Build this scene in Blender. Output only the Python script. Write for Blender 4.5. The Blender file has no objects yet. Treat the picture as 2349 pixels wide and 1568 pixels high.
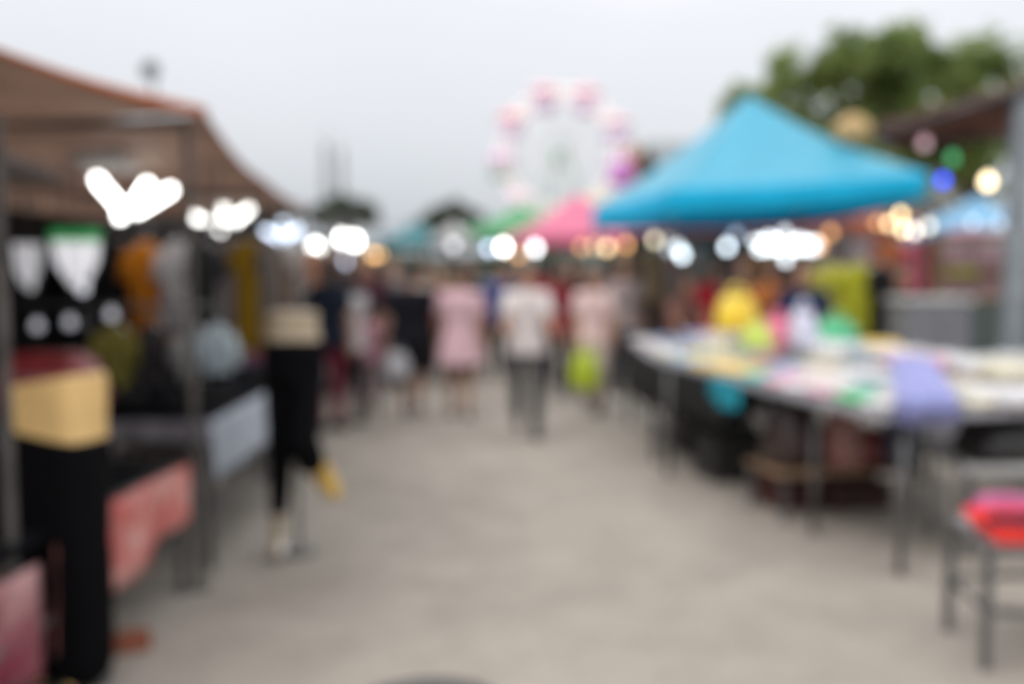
import bpy, math, random
from mathutils import Vector, Matrix, Euler, noise
random.seed(7)
R = math.radians
scene = bpy.context.scene
COL = scene.collection

# ------------------------------------------------------------------ camera frame (measurements on the photo, 2349 px wide)
FPX = 2349 * 35.0 / 36.0
PITCH = math.atan(174.0 / FPX)
CAMZ = 1.6
_cp, _sp = math.cos(PITCH), math.sin(PITCH)
def at(px, py, Y):
    """world point at distance Y that the photo shows at px, py"""
    u = (px - 1174.5) / FPX; v = (784 - py) / FPX
    t = Y / (_cp + v * _sp)
    return Vector((u * t, Y, CAMZ + t * (v * _cp - _sp)))
def gp(px, py):
    """ground point seen at px, py"""
    u = (px - 1174.5) / FPX; v = (784 - py) / FPX
    t = CAMZ / (_sp - v * _cp)
    return Vector((u * t, t * (_cp + v * _sp), 0))

# ------------------------------------------------------------------ materials
MATS = {}
def mat(name, rgb, rough=.75, var=.18, scale=14., bump=.15, metal=0., spec=.4, transl=0., emit=0., detail=6., second=None, coat=0., bscale=None):
    if name in MATS: return MATS[name]
    m = bpy.data.materials.new(name); m.use_nodes = True
    nt = m.node_tree; nd = nt.nodes; lk = nt.links
    b = nd['Principled BSDF']; out = nd['Material Output']
    tc = nd.new('ShaderNodeTexCoord')
    n = nd.new('ShaderNodeTexNoise'); n.inputs['Scale'].default_value = scale; n.inputs['Detail'].default_value = detail
    lk.new(tc.outputs['Object'], n.inputs['Vector'])
    r = nd.new('ShaderNodeValToRGB')
    c0 = second if second else [max(0, c * (1 - var)) for c in rgb]
    c1 = rgb if second else [min(1, c * (1 + var)) for c in rgb]
    r.color_ramp.elements[0].position = .36; r.color_ramp.elements[1].position = .64
    r.color_ramp.elements[0].color = (*c0, 1); r.color_ramp.elements[1].color = (*c1, 1)
    lk.new(n.outputs['Fac'], r.inputs['Fac'])
    lk.new(r.outputs['Color'], b.inputs['Base Color'])
    b.inputs['Roughness'].default_value = rough; b.inputs['Metallic'].default_value = metal
    b.inputs['Specular IOR Level'].default_value = spec
    if coat: b.inputs['Coat Weight'].default_value = coat; b.inputs['Coat Roughness'].default_value = .15
    if bump:
        n2 = nd.new('ShaderNodeTexNoise'); n2.inputs['Scale'].default_value = bscale or scale * 5; n2.inputs['Detail'].default_value = 5
        lk.new(tc.outputs['Object'], n2.inputs['Vector'])
        bp = nd.new('ShaderNodeBump'); bp.inputs['Strength'].default_value = bump; bp.inputs['Distance'].default_value = .02
        lk.new(n2.outputs['Fac'], bp.inputs['Height']); lk.new(bp.outputs['Normal'], b.inputs['Normal'])
    if emit:
        b.inputs['Emission Color'].default_value = (*rgb, 1); b.inputs['Emission Strength'].default_value = emit
    if transl:
        tr = nd.new('ShaderNodeBsdfTranslucent'); lk.new(r.outputs['Color'], tr.inputs['Color'])
        mx = nd.new('ShaderNodeMixShader'); mx.inputs['Fac'].default_value = transl
        lk.new(b.outputs['BSDF'], mx.inputs[1]); lk.new(tr.outputs['BSDF'], mx.inputs[2]); lk.new(mx.outputs[0], out.inputs['Surface'])
    MATS[name] = m
    return m
def cloth(rgb, key=None, transl=.0, rough=.85):
    k = key or 'cloth_%d_%d_%d' % tuple(int(c * 1000) for c in rgb)
    return mat(k + ('_t' if transl else ''), rgb, rough, .07, 9., .35, spec=(.08 if max(rgb) < .06 else .2), transl=transl, bscale=160)
def plastic(rgb):
    return mat('wrap_%d_%d_%d' % tuple(int(c * 1000) for c in rgb), rgb, .32, .2, 16., .5, spec=.5, coat=.3, bscale=30)
def lamp_mat(name, rgb, s): return mat(name, rgb, .4, 0, 5, 0, emit=s)

STEEL = mat('galvanised_steel', (.13, .128, .128), .5, .25, 8, .1, metal=.55)
DSTEEL = mat('dark_steel', (.07, .068, .07), .5, .3, 8, .1, metal=.3)
PSTEEL = mat('pale_painted_steel', (.22, .245, .27), .45, .15, 6, .1, metal=.1)
WOOD = mat('worn_wood', (.22, .14, .085), .7, .4, 6, .3)
SOCK = mat('black_socket_plastic', (.03, .03, .03), .4, .2, 10, 0)
CHROME = mat('chrome_wire', (.6, .6, .6), .25, .1, 10, 0, metal=1)
BLACK = cloth((.005, .005, .007), 'black_cloth')
INKY = cloth((.016, .017, .026), 'ink_cloth')
TAN = mat('tan_mannequin_plastic', (.72, .48, .20), .42, .08, 5, .05, spec=.4)
CREAM = mat('cream_mannequin_plastic', (.42, .34, .24), .42, .08, 5, .05, spec=.4)

# ------------------------------------------------------------------ mesh builder
class MB:
    def __init__(s): s.v = []; s.f = []
    def add(s, vs, fs):
        o = len(s.v); s.v += [Vector(p) for p in vs]; s.f += [tuple(i + o for i in f) for f in fs]; return s
    def box(s, c, d, rot=None, bev=.0):
        c = Vector(c); x, y, z = d[0] / 2, d[1] / 2, d[2] / 2
        b = min(bev, x * .9, y * .9, z * .9)
        if b <= 0:
            vs = [(i * x, j * y, k * z) for k in (-1, 1) for j in (-1, 1) for i in (-1, 1)]
            fs = [(0, 2, 3, 1), (4, 5, 7, 6), (0, 1, 5, 4), (2, 6, 7, 3), (0, 4, 6, 2), (1, 3, 7, 5)]
        else:                                              # chamfered box
            vs = []; idx = {}
            for k in (-1, 1):
                for j in (-1, 1):
                    for i in (-1, 1):
                        for a in range(3):
                            p = [i * (x - b), j * (y - b), k * (z - b)]; p[a] = (i, j, k)[a] * (x, y, z)[a]
                            idx[i, j, k, a] = len(vs); vs.append(tuple(p))
            fs = []
            I = idx
            for sg in (-1, 1):
                q = [(-1, -1), (1, -1), (1, 1), (-1, 1)]
                if sg < 0: q = q[::-1]
                fs.append([I[sg, a, c2, 0] for a, c2 in q]); fs.append([I[c2, sg, a, 1] for a, c2 in q]); fs.append([I[a, c2, sg, 2] for a, c2 in q])
            for a in (-1, 1):
                for c2 in (-1, 1):
                    fs.append([I[-1, a, c2, 1], I[1, a, c2, 1], I[1, a, c2, 2], I[-1, a, c2, 2]])
                    fs.append([I[a, -1, c2, 0], I[a, 1, c2, 0], I[a, 1, c2, 2], I[a, -1, c2, 2]])
                    fs.append([I[a, c2, -1, 0], I[a, c2, 1, 0], I[a, c2, 1, 1], I[a, c2, -1, 1]])
                    for k in (-1, 1): fs.append([I[a, c2, k, 0], I[a, c2, k, 1], I[a, c2, k, 2]])
        m = Matrix.Identity(3) if rot is None else Euler(rot).to_matrix()
        return s.add([m @ Vector(p) + c for p in vs], fs)
    def tube(s, pts, r, seg=10, cap=True):
        pts = [Vector(p) for p in pts]; n = len(pts)
        rs = r if isinstance(r, (list, tuple)) else [r] * n
        rings = []; prev = None
        for i, p in enumerate(pts):
            t = (pts[min(i + 1, n - 1)] - pts[max(i - 1, 0)])
            t = t.normalized() if t.length > 1e-9 else Vector((0, 0, 1))
            if prev is None:
                a = Vector((0, 0, 1)) if abs(t.z) < .9 else Vector((1, 0, 0))
                u = t.cross(a).normalized()
            else:
                u = (prev - t * prev.dot(t)); u = u.normalized() if u.length > 1e-6 else t.orthogonal().normalized()
            prev = u; w = t.cross(u)
            rings.append([p + (u * math.cos(2 * math.pi * k / seg) + w * math.sin(2 * math.pi * k / seg)) * rs[i] for k in range(seg)])
        return s.rings(rings, cap)
    def rings(s, rings, cap=True):
        seg = len(rings[0]); vs = [p for r_ in rings for p in r_]; fs = []
        for i in range(len(rings) - 1):
            for k in range(seg):
                a, b = i * seg + k, i * seg + (k + 1) % seg
                fs.append((a, b, b + seg, a + seg))
        if cap:
            fs.append(tuple(range(seg - 1, -1, -1))); o = (len(rings) - 1) * seg; fs.append(tuple(range(o, o + seg)))
        return s.add(vs, fs)
    def loft(s, spec, seg=18, pw=2.0):
        """spec: (x, y, z, rx, ry)"""
        rr = []
        for (x, y, z, rx, ry) in spec:
            ring = []
            for k in range(seg):
                a = 2 * math.pi * k / seg; ca, sa = math.cos(a), math.sin(a)
                ring.append(Vector((x + rx * math.copysign(abs(ca) ** (2 / pw), ca), y + ry * math.copysign(abs(sa) ** (2 / pw), sa), z)))
            rr.append(ring)
        return s.rings(rr)
    def capsule(s, p0, r0, p1, r1, seg=10):
        p0, p1 = Vector(p0), Vector(p1); d = (p1 - p0).normalized()
        P = []; Q = []
        for a in (-85, -55, -25): P.append(p0 + d * r0 * math.sin(R(a))); Q.append(r0 * math.cos(R(a)))
        P.append(p0); Q.append(r0); P.append(p1); Q.append(r1)
        for a in (25, 55, 85): P.append(p1 + d * r1 * math.sin(R(a))); Q.append(r1 * math.cos(R(a)))
        return s.tube(P, Q, seg)
    def ell(s, c, r, seg=14, n=9, rot=None):
        c = Vector(c); r = (r, r, r) if not isinstance(r, (tuple, list)) else r
        m = Matrix.Identity(3) if rot is None else Euler(rot).to_matrix()
        rr = []
        for i in range(n + 1):
            t = -math.pi / 2 + math.pi * (i + .02) / (n + .04)
            rr.append([c + m @ Vector((r[0] * math.cos(t) * math.cos(2 * math.pi * k / seg), r[1] * math.cos(t) * math.sin(2 * math.pi * k / seg), r[2] * math.sin(t))) for k in range(seg)])
        return s.rings(rr)
    def grid(s, fn, nu, nv, thick=0., nrm=None):
        vs = [Vector(fn(i / nu, j / nv)) for j in range(nv + 1) for i in range(nu + 1)]
        fs = [(j * (nu + 1) + i, j * (nu + 1) + i + 1, (j + 1) * (nu + 1) + i + 1, (j + 1) * (nu + 1) + i) for j in range(nv) for i in range(nu)]
        if thick:
            w = nu + 1; N = len(vs); off = Vector(nrm).normalized() * thick
            vs2 = [p + off for p in vs]; fs2 = [tuple(i + N for i in f[::-1]) for f in fs]
            rim = [i for i in range(nu)] + [j * w + nu for j in range(nv)] + [nv * w + i for i in range(nu, 0, -1)] + [j * w for j in range(nv, 0, -1)]
            fr = [(rim[k], rim[(k + 1) % len(rim)], rim[(k + 1) % len(rim)] + N, rim[k] + N) for k in range(len(rim))]
            return s.add(vs + vs2, fs + fs2 + [f[::-1] for f in fr])
        return s.add(vs, fs)
    def mesh(s, name, material, smooth=True):
        me = bpy.data.meshes.new(name); me.from_pydata([tuple(p) for p in s.v], [], s.f); me.update()
        if material: me.materials.append(material)
        me.polygons.foreach_set('use_smooth', [smooth] * len(me.polygons))
        return me
    def build(s, name, material, parent=None, smooth=True, loc=None, rz=0):
        o = bpy.data.objects.new(name, s.mesh(name, material, smooth)); COL.objects.link(o)
        if parent: o.parent = parent
        if loc is not None: o.location = loc
        if rz: o.rotation_euler.z = rz
        return o
def remesh(mb, name, material, voxel=.012, smooth=4):
    me = mb.mesh('tmp', None); o = bpy.data.objects.new('tmp', me); COL.objects.link(o)
    m = o.modifiers.new('r', 'REMESH'); m.mode = 'VOXEL'; m.voxel_size = voxel
    sm = o.modifiers.new('s', 'SMOOTH'); sm.factor = .5; sm.iterations = smooth
    dg = bpy.context.evaluated_depsgraph_get()
    new = bpy.data.meshes.new_from_object(o.evaluated_get(dg)); new.name = name
    bpy.data.objects.remove(o); bpy.data.meshes.remove(me)
    new.materials.clear(); new.materials.append(material)
    new.polygons.foreach_set('use_smooth', [True] * len(new.polygons))
    return new
def ob(name, me, parent=None):
    o = bpy.data.objects.new(name, me); COL.objects.link(o)
    if parent: o.parent = parent
    return o
def tag(o, label, cat, group=None, kind=None):
    o['label'] = label
    if cat: o['category'] = cat
    if group: o['group'] = group
    if kind: o['kind'] = kind
    return o
def thing(name, label, cat, loc=(0, 0, 0), rz=0, group=None):
    o = bpy.data.objects.new(name, None); COL.objects.link(o); o.empty_display_size = .2
    o.location = loc; o.rotation_euler.z = rz
    return tag(o, label, cat, group)
def copy_tree(o, loc, rz=None, label=None):
    c = o.copy(); COL.objects.link(c); c.location = loc
    if rz is not None: c.rotation_euler.z = rz
    if label: c['label'] = label
    for ch in list(o.children):
        d = ch.copy(); COL.objects.link(d); d.parent = c
        for g in list(ch.children):
            e = g.copy(); COL.objects.link(e); e.parent = d
    return c
def nz(x, y=0, z=0): return noise.noise(Vector((x, y, z)))

# ------------------------------------------------------------------ ground
gm = mat('concrete_ground', (.312, .280, .246), .85, .1, .45, .25, spec=.25, detail=9, bscale=26)
nt = gm.node_tree; b = nt.nodes['Principled BSDF']
old = b.inputs['Base Color'].links[0].from_socket
tcn = nt.nodes.new('ShaderNodeTexCoord')
n1 = nt.nodes.new('ShaderNodeTexNoise'); n1.inputs['Scale'].default_value = 42; n1.inputs['Detail'].default_value = 8
nt.links.new(tcn.outputs['Object'], n1.inputs['Vector'])
n2 = nt.nodes.new('ShaderNodeTexNoise'); n2.inputs['Scale'].default_value = 2.6; n2.inputs['Detail'].default_value = 7; n2.inputs['Roughness'].default_value = .65
nt.links.new(tcn.outputs['Object'], n2.inputs['Vector'])
rp = nt.nodes.new('ShaderNodeMapRange'); rp.inputs[1].default_value = .3; rp.inputs[2].default_value = .7; rp.inputs[3].default_value = .8; rp.inputs[4].default_value = 1.15
rp2 = nt.nodes.new('ShaderNodeMapRange'); rp2.inputs[1].default_value = .35; rp2.inputs[2].default_value = .65; rp2.inputs[3].default_value = .86; rp2.inputs[4].default_value = 1.08
nt.links.new(n1.outputs['Fac'], rp.inputs[0]); nt.links.new(n2.outputs['Fac'], rp2.inputs[0])
mu = nt.nodes.new('ShaderNodeMath'); mu.operation = 'MULTIPLY'; nt.links.new(rp.outputs[0], mu.inputs[0]); nt.links.new(rp2.outputs[0], mu.inputs[1])
vm = nt.nodes.new('ShaderNodeVectorMath'); vm.operation = 'SCALE'; nt.links.new(old, vm.inputs[0]); nt.links.new(mu.outputs[0], vm.inputs['Scale'])
nt.links.new(vm.outputs[0], b.inputs['Base Color'])
g = MB(); g.grid(lambda u, v: (-300 + 600 * u, -60 + 460 * v, 0), 12, 10)
go = g.build('ground', gm); tag(go, 'pale grey brown concrete market ground', None, kind='structure')

mh = thing('drain_cover', 'dark round drain cover flush in the pavement at the bottom of the picture', 'drain cover', gp(985, 1640) + Vector((0, 0, .004)))
m_ = MB(); m_.loft([(0, 0, 0, .30, .30), (0, 0, .012, .295, .295), (0, 0, .014, .27, .27), (0, 0, .010, .26, .26)], 40); m_.build('rim', DSTEEL, mh, False)
m_ = MB(); m_.loft([(0, 0, .002, .255, .255), (0, 0, .014, .25, .25)], 40)
for i in range(-4, 5):
    for j in range(-4, 5):
        if (i * i + j * j) < 17: m_.box((i * .05, j * .05, .016), (.03, .03, .006), bev=.003)
m_.build('plate', DSTEEL, mh, False)

# ------------------------------------------------------------------ tents and canopies
def tent(name, label, corners, apex, val, rgb, group=None, legs=(1, 1, 1, 1), sag=.10, transl=.25, valrgb=None, flat_apex=None):
    """corners: four (x, y, z of the eave); apex (x, y, z)"""
    C = [Vector(c) for c in corners]; A = Vector(apex)
    base = Vector((sum(c.x for c in C) / 4, sum(c.y for c in C) / 4, 0))
    t = thing(name, label, 'tent', base, 0, group)
    L = [c - base for c in C]; A = A - base
    fm = cloth(rgb, name + '_fabric_%d' % int(rgb[0] * 1000 + rgb[1] * 100 + rgb[2] * 10), transl, .34); fm.node_tree.nodes['Principled BSDF'].inputs['Specular IOR Level'].default_value = .6
    vmx = cloth(valrgb, name + '_valance_%d' % int(valrgb[0] * 1000 + valrgb[2] * 10), transl, .6) if valrgb else fm
    m = MB()
    for k in range(4):
        a, b_ = L[k], L[(k + 1) % 4]
        def fn(u, v, a=a, b_=b_):
            e = a.lerp(b_, u); e.z -= .03 * math.sin(math.pi * u)
            p = e.lerp(A, v)
            p.z -= sag * math.sin(math.pi * v) * (1 - .25 * math.sin(math.pi * u)) + .015 * math.sin(u * 19 + k) * v * (1 - v) * 4 * .5
            p.z += .02 * nz(p.x * 2.3, p.y * 2.3, k)
            return p
        m.grid(fn, 14, 12)
    m.build('canopy', fm, t)
    for k in range(4):
        a, b_ = L[k], L[(k + 1) % 4]; n = (b_ - a).cross(Vector((0, 0, 1))).normalized()
        if n.dot(a) < 0: n = -n
        m = MB(); m.grid(lambda u, v: a.lerp(b_, u) + n * (.012 + .012 * math.sin(u * 21 + k) * v) + Vector((0, 0, -.03 * math.sin(math.pi * u) - val * v)), 22, 3, .004, n)
        m.build('valance', vmx, t)
    for k in range(4):
        if not legs[k]: continue
        p = L[k]; q = Vector((p.x * .97, p.y * .97, 0))
        m = MB(); m.box((q.x, q.y, p.z / 2), (.04, .04, p.z - .02), bev=.004); m.box((q.x, q.y, .008), (.12, .12, .016)); m.build('leg', STEEL, t, False)
    m = MB()
    for k in range(4):
        m.tube([L[k] * .96 + Vector((0, 0, -.06)), L[(k + 1) % 4] * .96 + Vector((0, 0, -.06))], .014, 6)
        m.tube([L[k] * .96 + Vector((0, 0, -.06)), A + Vector((0, 0, -.12))], .014, 6)
    m.build('frame', STEEL, t)
    return t
def square(px, yn, s, ang, z, h):
    """corner list of a square tent: near corner's pixel x and distance"""
    n = at(px, 610, yn); c, sn = math.cos(R(ang)), math.sin(R(ang))
    P = [(n.x, n.y, z), (n.x + s * c, n.y + s * sn, z), (n.x + s * (c - sn), n.y + s * (c + sn), z), (n.x - s * sn, n.y + s * c, z)]
    A = (n.x + s * (c - sn) / 2, n.y + s * (c + sn) / 2, h)
    return P, A
BLUE = (.07, .44, .64)
N, Rr, FL = Vector((1.64, 10.4, 2.40)), Vector((4.52, 10.96, 2.62)), Vector((1.09, 13.35, 2.38))
FR = N + (Rr - N) + (FL - N); FR.z = 2.45
tent('canopy_tent', 'large turquoise blue pyramid market tent standing over the right hand goods tables', [N, Rr, FR, FL], (2.84, 12.15, 3.64), .30, BLUE, 'pyramid market tents', sag=.09, valrgb=(.01, .50, .80))
P, A = square(1196, 21, 3.4, 8, 2.32, 3.25)
P[0] = (P[0][0], P[0][1], 2.28)
A = (at(1322, 450, 23.0).x, 23.0, 3.25)
tent('canopy_tent', 'pink pyramid tent in front of the ferris wheel', P, A, .24, (.75, .16, .30), 'pyramid market tents', sag=.12)
P, A = square(1052, 24, 3.4, 6, 2.45, 3.2)
tent('canopy_tent', 'small green pyramid tent left of the pink tent', P, A, .26, (.05, .33, .12), 'pyramid market tents')
P, A = square(868, 26, 1.9, 4, 2.35, 2.8)
tent('canopy_tent', 'dusky teal tent at the far end of the left stalls', P, A, .26, (.04, .22, .26), 'pyramid market tents')
P, A = square(2206, 15, 1.7, 12, 2.25, 2.72)
tent('canopy_tent', 'pale sky blue tent seen behind the string of bulbs at the right', P, A, .22, (.22, .52, .80), 'pyramid market tents')
P, A = square(990, 19, .85, 3, 2.2, 2.5)
tent('canopy_tent', 'tiny greyish white tent above the crowd in mid aisle', P, A, .2, (.50, .50, .50), 'pyramid market tents')
P, A = square(1655, 16.2, 3.6, 6, 2.42, 2.9)
tent('canopy_tent', 'rust orange tent showing under the edge of the turquoise tent', P, A, .32, (.50, .14, .07), 'pyramid market tents')

# brown canopies at the left
BROWN = mat('brown_tarpaulin', (.43, .33, .28), .6, .12, 2.2, .25, spec=.2, transl=.55, bscale=40)
ORANGE = cloth((.60, .20, .09), 'orange_binding', .25)
POLE = mat('weathered_pole', (.095, .087, .082), .65, .3, 8, .1, metal=.2)
PATCH = cloth((.62, .60, .60), 'grey_white_patch', .45)
def brown_canopy(label, eave, inner, sag, patches=(), trim=True, fm=None, poles=(), bars=()):
    E = [Vector(p) for p in eave]; I = [Vector(p) for p in inner]
    base = Vector((E[0].x, E[0].y, 0)); t = thing('stall_canopy', label, 'canopy', base, 0, 'brown canopies over the left stalls')
    E = [p - base for p in E]; I = [p - base for p in I]
    def edge(Q, u):
        x = u * (len(Q) - 1); i = min(int(x), len(Q) - 2); f = x - i
        p = Q[i].lerp(Q[i + 1], f); p.z -= sag * math.sin(math.pi * f); return p
    def surf(u, v, dz=0):
        p = edge(E, u).lerp(edge(I, u), v); p.z += -.07 * math.sin(math.pi * v) + .03 * nz(p.x * 1.7, p.y * 1.7, 3) * min(1, 5 * v) + dz
        return p
    m = MB(); m.grid(surf, 30, 18, .006, (0, 0, 1)); m.build('fabric', fm or BROWN, t)
    if trim:
        m = MB(); m.tube([edge(E, i / 30) + Vector((.008, 0, .006)) for i in range(31)], [.006 + .018 * min(1, max(0, i - 8) / 16) * (1 if label.startswith('brown') else .2) for i in range(31)], 8); m.build('edge_binding', ORANGE, t)
    for (u, v, su, sv) in patches:
        m = MB(); m.grid(lambda a, c: surf(u + (a - .5) * su * (1 - .3 * c), v + (c - .5) * sv, -.02), 8, 8, .004, (0, 0, 1)); m.build('patch', PATCH, t)
    for (x, y, z) in poles:
        m = MB(); m.box((x - base.x, y - base.y, z / 2), (.032, .032, z), bev=.005); m.box((x - base.x, y - base.y, .006), (.11, .11, .012)); m.build('pole', POLE, t, False)
    for (a, c) in bars:
        m = MB(); m.tube([Vector(a) - base, Vector(c) - base], .022, 8); m.build('crossbar', POLE, t)
    return t
C1 = at(462, 258, 4.92)
e0 = at(0, 92, 3.3); e00 = e0 + (e0 - C1) * .55
brown_canopy('brown tarpaulin canopy with orange edge over the nearest left stall', [e00, C1], [(-4.6, e00.y, 2.46), (-4.5, 4.90, 2.34)], .05,
             poles=[(-1.74, 3.40, 2.10), (-1.565, 4.86, 2.27), (-3.55, 4.86, 2.26)],
             bars=[((-4.3, 4.85, 2.28), (-1.56, 4.85, 2.28)), ((-1.74, 3.40, 2.08), (-4.3, 3.40, 2.10))])
C2 = at(600, 415, 7.4); C3 = at(700, 470, 9.6)
brown_canopy('longer brown tarpaulin canopy sloping down over the second left stall', [C1 + Vector((0, .03, -.01)), C2, C3], [(-4.5, 4.95, 2.32), (-4.8, 7.4, 2.16), (-5.0, 9.6, 2.10)], .05,
             patches=[(.10, .50, .16, .26), (.23, .46, .14, .2), (.16, .24, .12, .12)],
             poles=[(-1.86, 7.4, 2.12), (-2.0, 9.55, 2.12), (-3.7, 9.5, 2.15), (-3.6, 7.4, 2.2)],
             bars=[((-3.02, 4.98, 2.24), (-3.12, 9.3, 2.06)), ((-1.87, 7.4, 2.12), (-4.5, 7.4, 2.13))])
GB = mat('grey_brown_tarpaulin', (.11, .105, .085), .65, .15, 2, .25, transl=.3, bscale=40)
brown_canopy('grey brown canopy over the far left stalls beyond the brown ones', [at(690, 480, 11), at(790, 505, 13.4), at(878, 522, 17)], [(-5.2, 11, 2.75), (-5.3, 13.4, 2.75), (-5.5, 17, 2.8)], .06, trim=False, fm=GB,
             poles=[(-2.33, 11.05, 2.1), (-2.24, 13.4, 2.1), (-2.2, 16.9, 2.1)])
# brown awning at the right
AW = mat('rust_brown_awning', (.16, .075, .06), .75, .45, 3.5, .4, transl=.3, bscale=22)
aw = thing('awning', 'rust brown thatch like awning sloping up at the right beside the grey post', 'awning', (4.05, 8, 0))
q = [Vector(p) - Vector((4.05, 8, 0)) for p in (at(2010, 300, 8.0), at(2349, 196, 8.0) + (at(2349, 196, 8.0) - at(2010, 300, 8.0)) * .9, Vector((6.3, 9.5, 2.95)), at(2050, 330, 9.5))]
def awf(u, v):
    p = q[0].lerp(q[1], u).lerp(q[3].lerp(q[2], u), v); p.z += .035 * nz(p.x * 5, p.y * 5) + .02 * math.sin(v * 40 + 2 * nz(p.x * 2)); return p
m = MB(); m.grid(awf, 34, 30, .035, (0, 0, 1)); m.build('thatch', AW, aw)
m = MB(); m.tube([q[0] + Vector((0, 0, -.03)), q[1] + Vector((0, 0, -.03))], .03, 8); m.tube([q[3] + Vector((0, 0, -.03)), q[2] + Vector((0, 0, -.03))], .03, 8); m.tube([q[0] + Vector((0, 0, -.04)), q[3] + Vector((0, 0, -.04))], .03, 8); m.build('frame', DSTEEL, aw)
m = MB(); z = 2.98; m.box((.04, .1, z / 2), (.15, .15, z), bev=.012); m.box((.04, .1, .01), (.3, .3, .02)); m.build('post', PSTEEL, aw, False)
m = MB(); m.box((2.0, 1.4, 1.45), (.08, .08, 2.9), bev=.01); m.build('post', PSTEEL, aw, False)

# ------------------------------------------------------------------ tables
def table(label, corners, z, skirt=None, topmat=None, legmat=None, rails=True, legs=None):
    """corners: front near, front far, back far, back near (x, y)"""
    C = [Vector((c[0], c[1], 0)) for c in corners]; base = sum(C, Vector()) / 4
    t = thing('market_table', label, 'table', base, 0, 'market stall tables')
    L = [c - base for c in C]; tm = topmat or WOOD; lm = legmat or STEEL
    m = MB(); top = [Vector((p.x, p.y, z)) for p in L]; bot = [Vector((p.x, p.y, z - .035)) for p in L]
    m.add(top + bot, [(0, 3, 2, 1), (4, 5, 6, 7), (0, 1, 5, 4), (1, 2, 6, 5), (2, 3, 7, 6), (3, 0, 4, 7)]); m.build('tabletop', tm, t, False)
    pts = [p * .965 for p in L]
    ed = (L[1] - L[0])
    if legs: pts = [Vector((x, y, 0)) - base for x, y in legs]
    elif ed.length > 2.6: pts += [(L[0] + L[1]) / 2 * .93, (L[2] + L[3]) / 2 * .93]
    for p in pts:
        m = MB(); m.tube([(p.x, p.y, 0), (p.x, p.y, z - .036)], .02, 8); m.tube([(p.x, p.y, 0), (p.x, p.y, .02)], .028, 8); m.build('leg', lm, t)
    if rails:
        m = MB()
        for k in range(4):
            for zz in (.30,): m.tube([pts[k] + Vector((0, 0, zz)), pts[(k + 1) % 4] + Vector((0, 0, zz))], .014, 6)
        m.build('stretcher', lm, t)
    if skirt:
        for (k, z0, sm, f0, f1, *lift) in skirt:
            a, b_ = L[k], L[(k + 1) % 4]; n = (b_ - a).cross(Vector((0, 0, 1))).normalized()
            if n.dot((a + b_) / 2) < 0: n = -n
            def fn(u, v):
                s_ = f0 + (f1 - f0) * u; fold = .5 + .5 * math.sin(s_ * ed.length * 14 + 2 * nz(s_ * 6, k))
                return a.lerp(b_, s_) + n * (.006 + .03 * fold * v) + Vector((0, 0, z + .004 - (z - z0 + .02 * nz(u * 5, k)) * v))
            m = MB(); m.grid(fn, 60, 6, .003, n); m.build('table_skirt', sm, t)
    return t
SKGREY = cloth((.40, .44, .50), 'pale_blue_grey_sheet')
# goods tables at the right
tA = [(1.85, 4.98), (1.16, 7.93), (2.42, 8.22), (3.11, 5.27)]
table('long angled goods table with bare steel legs under the lavender cloth', tA, .85, rails=False, legs=[(2.02, 5.08), (1.19, 7.5), (2.45, 8.1), (3.0, 5.35), (1.80, 5.85), (2.72, 6.8)], topmat=cloth((.30, .30, .32), 'pale_table_cloth'))
tB = [(1.14, 7.98), (1.16, 10.0), (2.4, 10.0), (2.42, 8.28)]
table('far goods table with a black skirt at the aisle', tB, .85, topmat=cloth((.30, .30, .32), 'pale_table_cloth'), skirt=[(0, .42, cloth((.022, .022, .022), 'charcoal_skirt'), 0, 1), (3, .45, cloth((.022, .022, .022), 'charcoal_skirt'), .0, 1)])
tC = [(3.16, 5.5), (3.05, 7.4), (4.3, 7.6), (4.6, 5.6)]
table('goods table piled with white packs beside the grey post', tC, .85, topmat=cloth((.30, .30, .32), 'pale_table_cloth'))
sk = MB(); a_, b_ = Vector((1.62, 5.9, 0)), Vector((1.15, 7.9, 0))
# left stall tables
RED = mat('red_white_banner', (.46, .085, .075), .6, .3, 7, .2, second=(.58, .30, .27), bscale=60)
table('near left stall table covered in black cloth with a red banner', [(-1.60, 4.82), (-1.74, 2.85), (-2.75, 2.85), (-2.75, 4.82)], .64, topmat=BLACK)
table('second left stall table with pale grey sheets on its front', [(-1.60, 7.1), (-1.58, 5.15), (-2.7, 5.15), (-2.7, 7.1)], .79, topmat=BLACK,
      skirt=[(0, .46, SKGREY, 0, 1), (1, .68, cloth((.16, .15, .17), 'dim_grey_sheet'), 0, 1)])
table('third left stall table behind the cream mannequin', [(-1.95, 9.9), (-1.78, 7.5), (-3.0, 7.5), (-3.1, 9.9)], .80, topmat=INKY,
      skirt=[(0, .3, cloth((.10, .085, .10), 'plum_grey_skirt'), 0, 1)])
table('fourth left stall table beyond the navy shirted shopper', [(-2.35, 14.5), (-2.1, 10.6), (-3.4, 10.6), (-3.6, 14.5)], .8, topmat=WOOD,
      skirt=[(0, .3, cloth((.30, .22, .22), 'dull_pink_skirt'), 0, 1)])
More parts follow.
